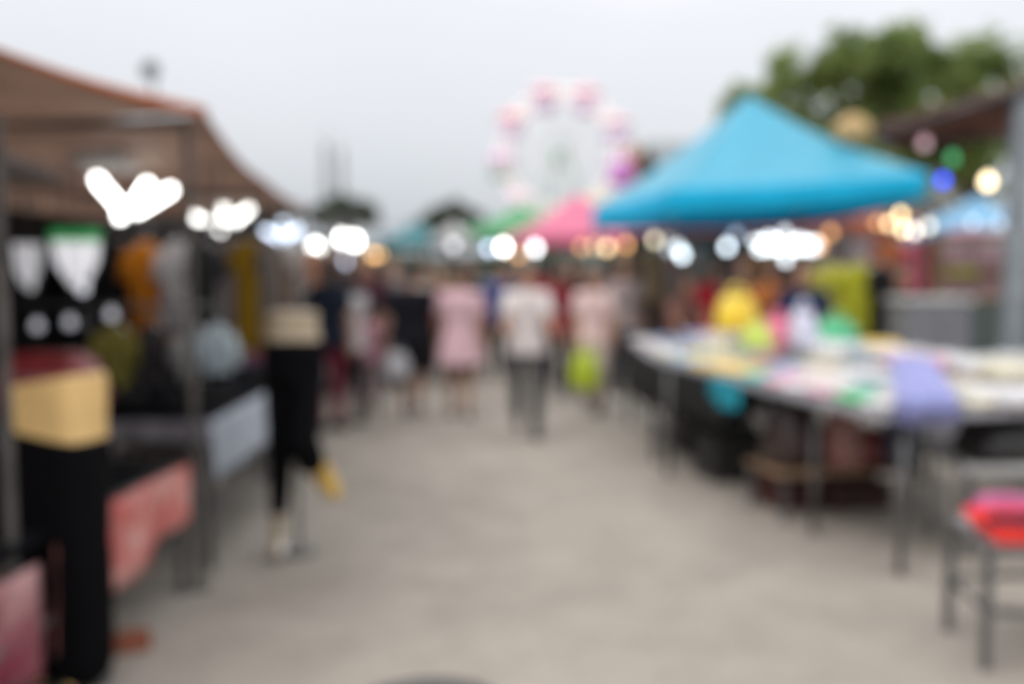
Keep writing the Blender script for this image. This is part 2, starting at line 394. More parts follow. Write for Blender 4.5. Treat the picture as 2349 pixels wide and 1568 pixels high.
# red banner hung on the near table
bn = thing('banner', 'faded red and pale pink banner along the near left table', 'banner', (-1.60, 4.80, .65))
pa, pb = Vector((0, 0, 0)), Vector((-.09, -1.22, 0))
def bfn(u, v): 
    p = pa.lerp(pb, u); return Vector((p.x + .022 + .022 * math.sin(u * 17) * v + .01 * nz(u * 9, v * 3), p.y, -.25 * v - .24 * u * v - .02 * nz(u * 6)))
m = MB(); m.grid(bfn, 50, 6, .003, (1, 0, 0)); m.build('sheet', RED, bn)
cr = thing('crimson_cloth', 'crimson and pale pink cloth hanging low at the lower left corner', 'cloth', (-1.70, 3.5, .54))
mm = MB(); mm.grid(lambda u, v: Vector((.03 * math.sin(u * 14) * v - .06 * u, -.85 * u, -.40 * v)), 30, 6, .006, (1, 0, 0)); mm.build('sheet', mat('crimson_print', (.46, .26, .26), .8, .3, 3.2, .3, second=(.16, .012, .035)), cr)
m = MB(); m.tube([bfn(0, 0) + Vector((0, 0, .006)), bfn(1, 0) + Vector((0, 0, .006))], .009, 6); m.build('cord', SOCK, bn)

# ------------------------------------------------------------------ folded goods
def pack_mesh(seed, w=.30, d=.24, h=.06):
    m = MB()
    nu, nv = 14, 8; rr = []
    for j in range(nv + 1):
        t = -math.pi / 2 + math.pi * (j + .04) / (nv + .08); ring = []
        for k in range(nu * 2):
            a = 2 * math.pi * k / (nu * 2); ca, sa = math.cos(a), math.sin(a); ct, st = math.cos(t), math.sin(t)
            e = .32
            x = math.copysign(abs(ca) ** e, ca) * abs(ct) ** .35 * w / 2; y = math.copysign(abs(sa) ** e, sa) * abs(ct) ** .35 * d / 2
            zz = h / 2 + math.copysign(abs(st) ** .7, st) * h / 2
            n_ = nz(x * 14 + seed * 7, y * 14, zz * 9)
            ring.append(Vector((x * (1 + .06 * n_), y * (1 + .06 * n_), max(0, zz * (1 + .3 * n_ * (zz > h * .4))))))
        rr.append(ring)
    m.rings(rr); return m
PACKS = {}
def pack(rgb, loc, rz, label, group, wrap=True, size=0, name='folded_garment', cat='folded garment'):
    k = (rgb, wrap, size, random.randint(0, 2))
    if k not in PACKS:
        w, d, h = ((.30, .24, .06), (.24, .19, .05), (.40, .30, .10))[size]
        PACKS[k] = pack_mesh(k[3] + size * 3, w, d, h).mesh(name, plastic(rgb) if wrap else cloth(rgb))
    o = bpy.data.objects.new(name, PACKS[k]); COL.objects.link(o); o.location = loc; o.rotation_euler = (random.uniform(-.05, .05), random.uniform(-.05, .05), rz)
    return tag(o, label, cat, group)
def fill(corners, z, nu, nv, layers, colfn, labfn, group, wrap=True, jit=.05):
    C = [Vector((c[0], c[1], 0)) for c in corners]
    ang = math.atan2((C[1] - C[0]).y, (C[1] - C[0]).x)
    for i in range(nu):
        for j in range(nv):
            u, v = (i + .5) / nu, (j + .5) / nv
            p = C[0].lerp(C[1], u).lerp(C[3].lerp(C[2], u), v)
            zz = z + .003
            for l in range(layers(u, v)):
                col, word = colfn(u, v, l)
                pack(col, (p.x + random.uniform(-jit, jit) * .6, p.y + random.uniform(-jit, jit) * .6, zz), ang + random.uniform(-.35, .35), labfn(word), group, wrap, (2 if v > .62 else 1) if wrap else 0)
                zz += .105 if wrap and v > .62 else .052
def inset(c, k=.93):
    bx = sum(p[0] for p in c) / 4; by = sum(p[1] for p in c) / 4
    return [(bx + (p[0] - bx) * k, by + (p[1] - by) * k) for p in c]
WHT = [((.60, .60, .62), 'white'), ((.42, .42, .44), 'grey white'), ((.42, .52, .62), 'bluish white'), ((.58, .46, .43), 'blush white'), ((.58, .54, .42), 'cream'), ((.58, .30, .38), 'pale pink'), ((.24, .48, .42), 'pale mint'), ((.20, .22, .26), 'slate'), ((.16, .26, .50), 'cornflower blue'), ((.60, .45, .10), 'yellow')]
W8 = [7, 4, 5, 3, 3, 2.4, 2, 2, 1.2, 1.3]
def colA(u, v, l):
    if .55 < u < .78 and v < .5 and random.random() < .75: return random.choice([((.72, .50, .16), 'amber yellow'), ((.72, .56, .22), 'straw yellow')])
    if .44 < u < .56 and v < .3 and l == 0: return ((.10, .45, .42), 'sea green')
    if .08 < u < .2 and v < .25: return ((.03, .40, .12), 'bright green')
    return random.choices(WHT, W8)[0]
fill(inset(tA, .97), .85, 11, 5, lambda u, v: 1 + int(.9 * random.random() + .5 * v), colA, lambda w: w + ' wrapped garment among the stacks on the long angled table', 'wrapped garments on the long angled table')
def colB(u, v, l): return random.choices(WHT, [6, 4, 2, 4, 3, 3.5, 1, 2, 1, 1.5])[0]
fill(inset(tB, .96), .85, 7, 5, lambda u, v: 1 + int(.9 * random.random() + .5 * v), colB, lambda w: w + ' wrapped garment on the far table with the black skirt', 'wrapped garments on the far black skirted table')
def colC(u, v, l):
    if u < .4 and v < .25 and l == 0: return ((.35, .62, .40), 'light green')
    return random.choices(WHT, [9, 5, 3, 1, 4, .6, 3, 1.5, .5, .6])[0]
fill(inset(tC, .97), .85, 7, 5, lambda u, v: 1 + int(.9 * random.random() + .5 * v), colC, lambda w: w + ' wrapped garment on the table beside the grey post', 'wrapped garments on the table by the grey post')
# goods under the dark tables at the left
def colL(u, v, l): return random.choice([((.005, .005, .006), 'black'), ((.008, .008, .014), 'inky blue'), ((.005, .005, .006), 'black'), ((.014, .013, .014), 'charcoal')])
fill(inset([(-1.66, 4.75), (-1.8, 3.0), (-2.7, 3.0), (-2.7, 4.75)]), .64, 5, 3, lambda u, v: 1 + int(2 * v * random.random()), colL, lambda w: w + ' folded trousers on the nearest black clothed table', 'dark folded clothes on the nearest table', wrap=False)
fill(inset([(-1.65, 7.0), (-1.65, 5.25), (-2.65, 5.25), (-2.65, 7.0)]), .79, 5, 3, lambda u, v: 1 + int(1.2 * v + random.random()), colL, lambda w: w + ' folded clothes piled on the grey skirted left table', 'dark folded clothes on the second table', wrap=False)
def colL3(u, v, l): return random.choice([((.10, .07, .11), 'plum'), ((.30, .02, .06), 'maroon'), ((.25, .22, .24), 'grey'), ((.02, .02, .03), 'black'), ((.45, .42, .40), 'oatmeal')])
fill(inset([(-1.98, 9.8), (-1.85, 7.6), (-2.95, 7.6), (-3.05, 9.8)]), .80, 5, 3, lambda u, v: 1 + int(v + .7 * random.random()), colL3, lambda w: w + ' folded garment on the third left table', 'folded garments on the third left table', wrap=False)
def colL4(u, v, l): return random.choice([((.45, .30, .30), 'dull pink'), ((.5, .46, .42), 'oatmeal'), ((.30, .22, .30), 'mauve')])
fill(inset([(-2.38, 14.3), (-2.15, 10.8), (-3.3, 10.8), (-3.5, 14.3)]), .80, 6, 2, lambda u, v: 1 + int(1.6 * random.random()), colL4, lambda w: w + ' folded garment on the fourth left table', 'folded garments on the fourth left table', wrap=False)

# lavender cloth over the near end of the long table
LAV = cloth((.27, .285, .52), 'lavender_cloth')
lv = thing('lavender_cloth', 'lavender cloth draped over the near end of the long goods table', 'cloth', (1.92, 5.0, .85))
dA = (Vector((1.16, 7.93, 0)) - Vector((1.85, 4.98, 0))).normalized(); nA = Vector((-dA.y, dA.x, 0)); nA = nA if nA.x > 0 else -nA
def lfn(u, v):
    w_ = .25 + .15 * (1 - v)
    x = nA * (.0 + w_ * u + .05 * v)
    if v < .18: f = v / .18; p = x - dA * .02; z = -.05 + .09 * f
    else: f = (v - .18) / .82; p = x + dA * (f * .62 - .02) + nA * (.34 * f); z = .04 + .19 * f ** .8
    p = p + dA * 0; return Vector((p.x, p.y, z + .012 * nz(u * 7, v * 7) + .008 * math.sin(u * 15)))
m = MB(); m.grid(lfn, 26, 30, .008, (0, 0, 1)); m.build('sheet', LAV, lv)
m = MB(); m.grid(lambda u, v: lfn(.04 + .92 * u, .2 + .035 * v) + Vector((0, 0, .012)), 20, 2, .004, (0, 0, 1)); m.build('hem_band', cloth((.18, .21, .46), 'deeper_lavender'), lv)

def bag(label, loc, size, rgb, rz=0, cat='bag', name='plastic_bag', handles=True, group=None, lumps=1.):
    t = thing(name, label, cat, loc, rz, group); w, d, h = size
    m = MB(); rr = []
    prof = [(0, .80), (.02, .95), (.2, 1.06), (.5, 1.0), (.8, .86), (.96, .70), (1.0, .62)]
    for (f, k) in prof:
        ring = []
        for i in range(28):
            a = 2 * math.pi * i / 28; ca, sa = math.cos(a), math.sin(a); e = .6
            x = math.copysign(abs(ca) ** e, ca) * w / 2 * k; y = math.copysign(abs(sa) ** e, sa) * d / 2 * k
            n_ = nz(x * 9 + loc[0], y * 9, f * 4) * .14 * lumps
            ring.append(Vector((x * (1 + n_), y * (1 + n_), max(0, f * h * (1 + .4 * n_)))))
        rr.append(ring)
    m.rings(rr); m.build('sack', plastic(rgb), t)
    if handles:
        for s_ in (-1, 1):
            m = MB(); m.tube([(-w * .22, s_ * d * .2, h * .98), (-w * .16, s_ * d * .12, h * 1.2), (0, s_ * d * .06, h * 1.3), (w * .16, s_ * d * .12, h * 1.2), (w * .22, s_ * d * .2, h * .98)], .01, 6); m.build('handle', plastic(rgb), t)
    return t
bag('bright yellow bag bulging with clothes on the long goods table', at(1688, 760, 7.6), (.29, .26, .27), (.78, .55, .03), .3)
bag('small lime green bag beside the yellow bag on the goods table', at(1735, 800, 7.1), (.22, .2, .16), (.50, .62, .10), .1)
bag('pink bag standing on the goods table between lime and lilac bags', at(1785, 800, 7.4), (.22, .2, .22), (.72, .16, .30), .4)
bag('lilac white bag standing upright on the goods table', at(1842, 800, 7.2), (.19, .16, .27), (.58, .58, .72), .2)
bag('green bag at the rear edge of the goods table', at(1918, 790, 7.5), (.30, .22, .18), (.06, .42, .20), .2)
bag('mustard yellow bag at the rear edge right of the green bag', at(2020, 812, 6.9), (.30, .2, .10), (.62, .42, .08), .1, handles=False)
# teal cloth that hangs off the table front
tl = MB(); c0 = Vector((1.47, 6.25, .85)); 
def tfn(u, v):
    p = c0 + dA * (u * .42) - nA * (.03 + .03 * math.sin(u * 13) * v); return Vector((p.x, p.y, .87 - v * (.17 + .03 * math.sin(u * 4))))
tl.grid(tfn, 20, 8, .008, -nA); tag(tl.build('teal_cloth', cloth((.02, .25, .33), 'teal_cloth')), 'teal cloth hanging off the front edge of the long goods table', 'cloth')
sk.grid(lambda u, v: a_.lerp(b_, .35 + .65 * u) - nA * (.035 + .02 * math.sin(u * 26) * v) + Vector((0, 0, .845 - .33 * v)), 40, 5, .004, -nA)
tag(sk.build('black_cloth', cloth((.022, .022, .022), 'charcoal_skirt')), 'black cloth hanging in front of the long table next to the teal cloth', 'cloth')

# crates and shelf under the right tables
def crate(label, loc, size, rgb, rz=0, group=None):
    t = thing('crate', label, 'crate', loc, rz, group); w, d, h = size; pl = mat('crate_%d_%d' % (rgb[0] * 1000, rgb[2] * 1000), rgb, .5, .2, 8, .1)
    m = MB(); th = .02; m.box((0, 0, th / 2), (w, d, th))
    for s_ in (-1, 1):
        for i in range(4):
            m.box((0, s_ * (d / 2 - th / 2), th + h * (.1 + .245 * i) + .0), (w, th, h * .19), bev=.003); m.box((s_ * (w / 2 - th / 2), 0, th + h * (.1 + .245 * i)), (th, d - 2 * th - .002, h * .19), bev=.003)
        for q_ in (-1, 1): m.box((s_ * (w / 2 - .014), q_ * (d / 2 - .014), h / 2 + .02), (.036, .036, h + .02))
    m.build('slatted_box', pl, t, False)
    m = MB(); m.loft([(0, 0, th, w * .44, d * .43), (0, 0, h * .8, w * .44, d * .43), (0, 0, h * 1.1, w * .3, d * .3)], 20, 4); m.build('contents', cloth((rgb[0] * .5 + .01, rgb[1] * .5 + .01, rgb[2] * .5 + .01)), t)
    return t
g5 = gp(1800, 1165); crate('dark maroon crate on the ground under the long table', (g5.x + .1, g5.y + .15, 0), (.42, .34, .16), (.07, .018, .016), .2)
g5 = gp(1925, 1170); crate('dark brown crate on the ground beside the maroon crate', (g5.x + .12, g5.y + .2, 0), (.44, .34, .16), (.05, .022, .02), .2)
sh = thing('low_shelf', 'low steel shelf standing under the long goods table', 'shelf', (2.1, 6.45, 0), .23)
m = MB(); m.box((0, 0, .30), (1.0, .5, .03), bev=.005); m.build('board', WOOD, sh, False)
for x in (-.46, .46):
    for y in (-.22, .22): m = MB(); m.box((x, y, .142), (.03, .03, .284)); m.build('leg', STEEL, sh, False)
bag('dark red sack on the low shelf under the long table', (2.32, 6.42, .316), (.28, .26, .24), (.16, .025, .022), .3, 'sack', 'cloth_sack', False)
bag('dusty pink sack on top of the low shelf near the table edge', (2.12, 6.32, .316), (.22, .22, .40), (.30, .14, .12), .3, 'sack', 'cloth_sack', False)
bag('brown black sack at the left end of the low shelf', (1.83, 6.4, .316), (.36, .3, .40), (.035, .018, .016), .3, 'sack', 'cloth_sack', False)
bag('slate blue bundle at the right end of the low shelf', (2.48, 6.28, .316), (.2, .2, .36), (.06, .075, .11), .2, 'sack', 'cloth_sack', False)
crate('charcoal crate on the ground under the far end of the long table', (1.7, 7.5, 0), (.5, .4, .34), (.025, .024, .024), .2)
crate('grey black crate under the far black skirted table', (1.75, 8.7, 0), (.6, .45, .4), (.03, .028, .028), .05)

# near right display stand
nr = thing('display_stand', 'low steel display stand with red tray at the right picture edge', 'display stand', (2.28, 3.95, 0))
NST = [(-.40, -.10), (.52, -.25), (.52, .40), (-.36, .33)]
for (x, y) in NST: m = MB(); m.box((x, y, .245), (.034, .034, .49), bev=.004); m.build('leg', STEEL, nr, False)
m = MB()
for zz in (.24, .485):
    for k in range(4): m.tube([Vector((*NST[k], zz)), Vector((*NST[(k + 1) % 4], zz))], .014, 6)
m.build('frame', STEEL, nr)
def trf(u, v):
    p = Vector((*NST[0], 0)).lerp(Vector((*NST[1], 0)), u).lerp(Vector((*NST[3], 0)).lerp(Vector((*NST[2], 0)), u), v); return Vector((p.x, p.y, .50))
m = MB(); m.grid(trf, 4, 4, .012, (0, 0, 1)); m.build('board', mat('grey_board', (.22, .22, .23), .6), nr, False)
REDP = mat('red_plastic', (.85, .04, .03), .35, .1, 6, .1, spec=.5)
rt = thing('red_tray', 'bright red plastic tray on the stand at the right edge', 'tray', (2.28, 3.95, .513))
m = MB(); PR = [(-.41, -.12), (.52, -.27), (.52, .08), (-.385, .15)]
def rect(k, z): return [Vector((x * k, y * k, z)) for (x, y) in PR]
def dens(k, z, n=8):
    q_ = rect(k, z); return [q_[i].lerp(q_[(i + 1) % 4], j / n) for i in range(4) for j in range(n)]
m.rings([dens(.9, 0), dens(1.0, .075), dens(1.03, .08), dens(1.03, .06), dens(1.0, .055), dens(.91, .0)][::1], False)
m.build('rim', REDP, rt, False); m = MB(); m.add(rect(.905, .002) + rect(.905, .008), [(0, 3, 2, 1), (4, 5, 6, 7), (0, 1, 5, 4), (1, 2, 6, 5), (2, 3, 7, 6), (3, 0, 4, 7)]); m.build('base', REDP, rt, False)
pack((.012, .014, .03), (2.075, 3.99, .523), .1, 'navy black folded garment lying inside the red tray', None, False, 1)
pack((.012, .014, .03), (2.40, 3.98, .523), .2, 'midnight folded garment at the right end of the red tray', None, False, 1)
bag('magenta pink cloth heap standing behind the red tray', (2.13, 4.24, .513), (.28, .15, .10), (.40, .05, .18), .1, 'cloth heap', 'cloth_heap', False)
pack((.60, .20, .38), (2.5, 4.27, .52), -.1, 'rose pink folded garment behind the red tray at the right', None, False, 2)
# steel shelf under the right table
us = thing('low_shelf', 'low grey topped shelf under the table beside the grey post', 'shelf', (3.0, 5.6, 0))
m = MB(); m.box((0, 0, .50), (1.1, .55, .04), bev=.006); m.build('board', mat('pale_grey_board', (.5, .5, .5), .5), us, False)
for x in (-.5, .5):
    for y in (-.24, .24): m = MB(); m.box((x, y, .238), (.03, .03, .476)); m.build('leg', STEEL, us, False)
bag('black sack on the grey topped shelf below the white packs', (2.74, 5.55, .522), (.4, .4, .24), (.012, .011, .012), .1, 'sack', 'cloth_sack', False)
bag('second black sack on the grey topped shelf farther right', (3.25, 5.55, .522), (.4, .4, .26), (.02, .02, .025), .1, 'sack', 'cloth_sack', False)

# ------------------------------------------------------------------ people
SKIN = [mat('skin_light', (.50, .30, .21), .55, .08, 9, .05, spec=.4), mat('skin_tan', (.38, .21, .135), .55, .08, 9, .05, spec=.4), mat('skin_brown', (.24, .12, .075), .55, .08, 9, .05, spec=.4)]
HAIR = mat('black_hair', (.014, .011, .010), .45, .3, 60, .4, spec=.4)
HAIRB = mat('brown_hair', (.05, .026, .016), .45, .3, 60, .4, spec=.4)
EYEM = mat('dark_eye', (.02, .015, .012), .2, 0, 5, 0)
LIPM = mat('lip', (.30, .10, .08), .5, .1, 20, 0)
SHOE = mat('dark_shoe', (.03, .028, .03), .5, .2, 10, .1)
def person(label, loc, yaw, H=1.65, top=(.5, .5, .5), bottom=(.1, .1, .12), skin=1, hair='short', hairm=None, stride=.3, arms=(12, -12), elbow=(12, 12), sleeve='short', lower='trousers', lean=0., shoes=None, vox=.011, girth=1., group=None, face=True, armout=(8, 8)):
    s_ = H / 1.7; g_ = girth
    B = MB()
    J = {}
    def S(p): return Vector(p) * s_
    hz = .92 - .08 * stride
    for sd, sg in (('L', 1), ('R', -1)):
        fy = -sg * stride / 2                                       # L forward (front is -Y)
        hip = Vector((sg * .088, 0, hz)); lift = .09 if (stride > .2 and fy > 0) else 0.
        an = Vector((sg * .085, fy, .085 + lift)); mid = (hip + an) / 2
        kn = mid + Vector((sg * .012, -.035 - .10 * (lift > 0) - .02 * stride, .02))
        J[sd] = (hip, kn, an)
    ln = math.tan(R(lean))
    def tor(x, y, z): return Vector((x, y - ln * (z - hz), z))
    D = hz - .92
    # trunk
    def trunk(off, z0=.80, neck=True):
        sp = [(.80, .145, .10), (.90, .165, .118), (1.0, .15, .105), (1.08, .138, .098), (1.2, .155, .108), (1.32, .172, .108), (1.39, .15, .088), (1.43, .085, .068)]
        out = []
        for (z, rx, ry) in sp:
            if z < z0: continue
            p = tor(0, 0, z + D); out.append((p.x, p.y, p.z, rx * g_ + off, ry * g_ + off))
        return out
    B.loft([tuple(c * s_ for c in r_) for r_ in trunk(0)], 18)
    nk = tor(0, .005, 1.41 + D); hd = tor(0, -.015, 1.585 + D) + Vector((0, -.02 * (lean > 5), 0))
    B.capsule(nk * s_, .055 * s_, (hd + Vector((0, .01, -.06))) * s_, .05 * s_)
    B.ell(hd * s_, (.074 * s_, .093 * s_, .112 * s_)); B.ell((hd + Vector((0, -.03, -.062))) * s_, (.056 * s_, .062 * s_, .055 * s_))
    B.ell((hd + Vector((0, -.098, -.015))) * s_, (.013 * s_, .02 * s_, .026 * s_), 8, 6)
    for sg in (-1, 1): B.ell((hd + Vector((sg * .076, .01, -.01))) * s_, (.011 * s_, .02 * s_, .03 * s_), 8, 6)
    # legs
    for sd in 'LR':
        hip, kn, an = J[sd]
        B.capsule(hip * s_, .083 * s_ * g_, kn * s_, .054 * s_); B.capsule(kn * s_, .053 * s_, (kn.lerp(an, .35) + Vector((0, .012, 0))) * s_, .053 * s_)
        B.capsule((kn.lerp(an, .35) + Vector((0, .012, 0))) * s_, .052 * s_, an * s_, .036 * s_)
        B.capsule((an + Vector((0, .03, -.04))) * s_, .038 * s_, (an + Vector((0, -.13, -.055))) * s_, .03 * s_)
    # arms
    A_ = {}
    for i, (sd, sg) in enumerate((('L', 1), ('R', -1))):
        sh_ = tor(sg * .175 * g_, 0, 1.375 + D); a = R(arms[i]); o_ = R(armout[i])
        d1 = Vector((sg * math.sin(o_), -math.sin(a) * math.cos(o_), -math.cos(a) * math.cos(o_)))
        el = sh_ + d1 * .29; a2 = R(arms[i] + elbow[i])
        d2 = Vector((sg * math.sin(o_ * .3), -math.sin(a2), -math.cos(a2))).normalized(); wr = el + d2 * .25
        A_[sd] = (sh_, el, wr)
        B.capsule(sh_ * s_, .052 * s_, el * s_, .04 * s_); B.capsule(el * s_, .041 * s_, wr * s_, .026 * s_)
        pc = wr + d2 * .055
        side = Vector((0, 1, 0)).cross(d2); side = Vector((0, -1, 0)) if True else side
        side = (Vector((0, -1, 0)) - d2 * Vector((0, -1, 0)).dot(d2)); side = side.normalized() if side.length > .2 else Vector((1, 0, 0))
        B.capsule((wr + d2 * .02 + side * .012) * s_, .026 * s_, (pc + d2 * .03 + side * .012) * s_, .026 * s_); B.capsule((wr + d2 * .02 - side * .012) * s_, .024 * s_, (pc + d2 * .025 - side * .012) * s_, .024 * s_)
        inw = Vector((-sg, 0, 0))
        for q_, ln_ in zip((-.032, -.011, .011, .032), (.055, .07, .075, .066)):
            f0 = pc + d2 * .035 + side * q_; f1 = f0 + d2 * ln_ * .55 + inw * .008; f2 = f1 + d2 * ln_ * .45 + inw * .022
            B.capsule(f0 * s_, .0098 * s_, f1 * s_, .0092 * s_, 8); B.capsule(f1 * s_, .0092 * s_, f2 * s_, .008 * s_, 8)
        t0 = wr + d2 * .03 + side * .022; t1 = t0 + d2 * .03 + side * .028 + inw * .01; t2 = t1 + d2 * .035 + side * .006 + inw * .01
        B.capsule(t0 * s_, .0125 * s_, t1 * s_, .011 * s_, 8); B.capsule(t1 * s_, .0105 * s_, t2 * s_, .009 * s_, 8)
    me = remesh(B, 'person', SKIN[skin], vox, 3)
    root = ob('person', me); root.location = loc; root.rotation_euler.z = yaw; tag(root, label, 'person', group)
    zmin = min((J[sd][2].z for sd in 'LR')) ; 
    # top
    T = MB(); off = .016
    if lower == 'dress':
        r_ = trunk(off, .99); h0 = tor(0, 0, .48 + D)
        lo = [(0, 0, .61 + D, .235 * g_, .19 * g_), (0, 0, .74 + D, .215 * g_, .165 * g_), (0, 0, .88 + D, .188 * g_, .14 * g_)]
        T.loft([tuple(c * s_ for c in q_) for q_ in lo + r_], 20)
    else:
        r_ = trunk(off + .006, .85); r_ = [(r_[0][0], r_[0][1], r_[0][2] - .085, r_[0][3] + .012, r_[0][4] + .012)] + r_
        T.loft([tuple(c * s_ for c in q_) for q_ in r_], 20)
    for sd in 'LR':
        sh_, el, wr = A_[sd]; e_ = sh_.lerp(el, .62)
        if sleeve == 'none': T.capsule(sh_ * s_, .058 * s_, sh_.lerp(el, .1) * s_, .056 * s_)
        else:
            T.capsule((sh_ + Vector((0, 0, -.008))) * s_, .061 * s_, (el if sleeve == 'long' else e_) * s_, (.056 if sleeve == 'long' else .064) * s_)
            if sleeve == 'long': T.capsule(el * s_, .056 * s_, el.lerp(wr, .92) * s_, .041 * s_)
    ob('dress' if lower == 'dress' else 'shirt', remesh(T, 'top', cloth(top), vox * 1.1, 4), root)
    if lower != 'dress':
        T = MB()
        T.loft([tuple(c * s_ for c in q_) for q_ in [(0, 0, .80 + D, .17 * g_, .125 * g_), (0, 0, .9 + D, .182 * g_, .134 * g_), (0, 0, .985 + D, .166 * g_, .12 * g_)]], 18)
        for sd in 'LR':
            hip, kn, an = J[sd]
            if lower == 'shorts': T.capsule(hip * s_, .1 * s_ * g_, hip.lerp(kn, .98) * s_, .092 * s_ * g_)
            else:
                w_ = .03 if lower == 'wide' else 0
                T.capsule(hip * s_, .097 * s_ * g_, kn * s_, (.07 + w_) * s_); T.capsule(kn * s_, (.07 + w_) * s_, kn.lerp(an, .92) * s_, (.058 + w_) * s_)
        ob('shorts' if lower == 'shorts' else 'trousers', remesh(T, 'lower', cloth(bottom), vox * 1.1, 4), root)
    for sd in 'LR':
        an = J[sd][2]; T = MB(); T.capsule((an + Vector((0, .035, -.045))) * s_, .043 * s_, (an + Vector((0, -.06, -.042))) * s_, .042 * s_); T.capsule((an + Vector((0, -.06, -.042))) * s_, .043 * s_, (an + Vector((0, -.145, -.053))) * s_, .034 * s_)
        T.box((an + Vector((0, -.05, -.074))) * s_, (.082 * s_, .26 * s_, .02 * s_), bev=.008)
        ob('shoe', remesh(T, 'shoe', shoes or SHOE, .008, 2), root)
    # hair
    T = MB(); hm = hairm or HAIR
    T.ell((hd + Vector((0, .014, .022))) * s_, (.083 * s_, .098 * s_, .108 * s_))
    if hair == 'long': T.loft([tuple(c * s_ for c in q_) for q_ in [(hd.x, hd.y + .075, hd.z - .33, .075, .03), (hd.x, hd.y + .06, hd.z - .2, .10, .05), (hd.x, hd.y + .045, hd.z - .02, .085, .06), (hd.x, hd.y + .03, hd.z + .05, .07, .05)]], 14)
    elif hair == 'bun': T.ell((hd + Vector((0, .10, .05))) * s_, .045 * s_)
    elif hair == 'mid': T.loft([tuple(c * s_ for c in q_) for q_ in [(hd.x, hd.y + .05, hd.z - .15, .085, .045), (hd.x, hd.y + .045, hd.z, .088, .06)]], 14)
    hme = remesh(T, 'hair', hm, .010, 2)
    # cut the face free
    ho = ob('hair', hme, root)
    for v_ in hme.vertices:
        if v_.co.y < (hd.y - .035) * s_ and v_.co.z < (hd.z + .055) * s_: v_.co.y = max(v_.co.y, (hd.y - .035) * s_)
    if face:
        for sg in (-1, 1): T = MB(); T.ell((hd + Vector((sg * .031, -.084, .008))) * s_, (.013 * s_, .009 * s_, .007 * s_), 8, 6); T.build('eye', EYEM, root)
        T = MB(); T.ell((hd + Vector((0, -.092, -.062))) * s_, (.024 * s_, .01 * s_, .008 * s_), 8, 6); T.build('mouth', LIPM, root)
    return root
AWAY, TOW = math.pi, 0.
person('shopper in black shirt and dark shorts walking away down the aisle', gp(945, 955), AWAY, 1.66, (.010, .010, .014), (.018, .017, .019), 2, 'short', lower='shorts', girth=1.42, stride=.34, arms=(-14, 12), face=False)
bag('light grey plastic bag hanging beside the black shirted shopper', gp(922, 955) + Vector((-.03, -.13, .42)), (.26, .14, .28), (.42, .42, .45), .2)
person('shopper in a mauve pink dress walking away beside the black shirt', gp(1056, 955), AWAY + .1, 1.62, (.60, .40, .44), (.1, .1, .1), 1, 'bun', HAIRB, lower='dress', girth=1.16, stride=.2, face=False)
person('shopper in white shirt and long grey trousers walking toward the camera', gp(1208, 1000), TOW + .05, 1.66, (.64, .58, .57), (.045, .046, .05), 1, 'short', stride=.22, arms=(20, 25), elbow=(50, 55))
person('shopper in royal blue shirt behind the white shirted shopper', gp(1140, 862), AWAY, 1.64, (.025, .055, .26), (.03, .03, .04), 1, 'short', face=False, vox=.014)
person('shopper in dark red shirt and black trousers walking mid aisle', gp(1281, 905), TOW, 1.63, (.20, .012, .025), (.02, .018, .02), 2, 'long', vox=.014)
person('shopper in pinkish white blouse and beige trousers right of the aisle', gp(1360, 945), TOW - .2, 1.6, (.64, .47, .45), (.42, .36, .32), 1, 'mid', stride=.24, arms=(10, 8), lower='wide')
bag('lime green shopping bag carried by the shopper in beige trousers', gp(1338, 950) + Vector((0, -.22, .30)), (.30, .16, .38), (.42, .52, .03), .2)
person('shopper in navy top and maroon trousers facing the left stall', gp(758, 985), AWAY + .9, 1.72, (.010, .014, .024), (.12, .008, .025), 1, 'long', stride=.12, face=True)
person('shopper in grey white top and black trousers at the left stall', gp(805, 972), AWAY + .75, 1.58, (.42, .40, .41), (.012, .010, .015), 1, 'mid', stride=.14, arms=(30, 25), elbow=(40, 40))
person('child in dusty pink top and pale trousers beside the black shirted shopper', gp(858, 945), AWAY, 1.18, (.38, .20, .25), (.32, .26, .26), 1, 'short', stride=.2, face=False)
# vendors behind the right hand tables
person('vendor in navy shirt standing behind the goods tables', (2.63, 9.0, 0), TOW - .3, 1.66, (.006, .017, .055), (.03, .03, .04), 1, 'short', stride=.05, arms=(25, 25), elbow=(40, 40))
person('vendor in burnt orange shirt behind the far goods table', (2.73, 10.6, 0), TOW + .3, 1.68, (.36, .12, .03), (.03, .03, .04), 2, 'mid', HAIRB, stride=.05, arms=(25, 25), elbow=(40, 40))
person('vendor in taupe shirt under the turquoise tent', (2.52, 10.9, 0), TOW, 1.72, (.11, .085, .085), (.03, .03, .04), 1, 'short', stride=.05)
person('vendor in red shirt under the turquoise tent', (2.42, 11.9, 0), TOW, 1.66, (.48, .02, .03), (.03, .03, .04), 1, 'short', stride=.05)
person('brown haired shopper bending over the far goods table', (1.72, 10.45, 0), TOW + .5, 1.5, (.16, .075, .06), (.03, .03, .04), 2, 'mid', HAIRB, stride=.1, arms=(45, 40), elbow=(20, 20), lean=14)
person('shopper in black jacket at the table by the grey counter', (3.78, 9.7, 0), TOW, 1.62, (.012, .011, .014), (.012, .012, .015), 1, 'short', stride=.1, sleeve='long')
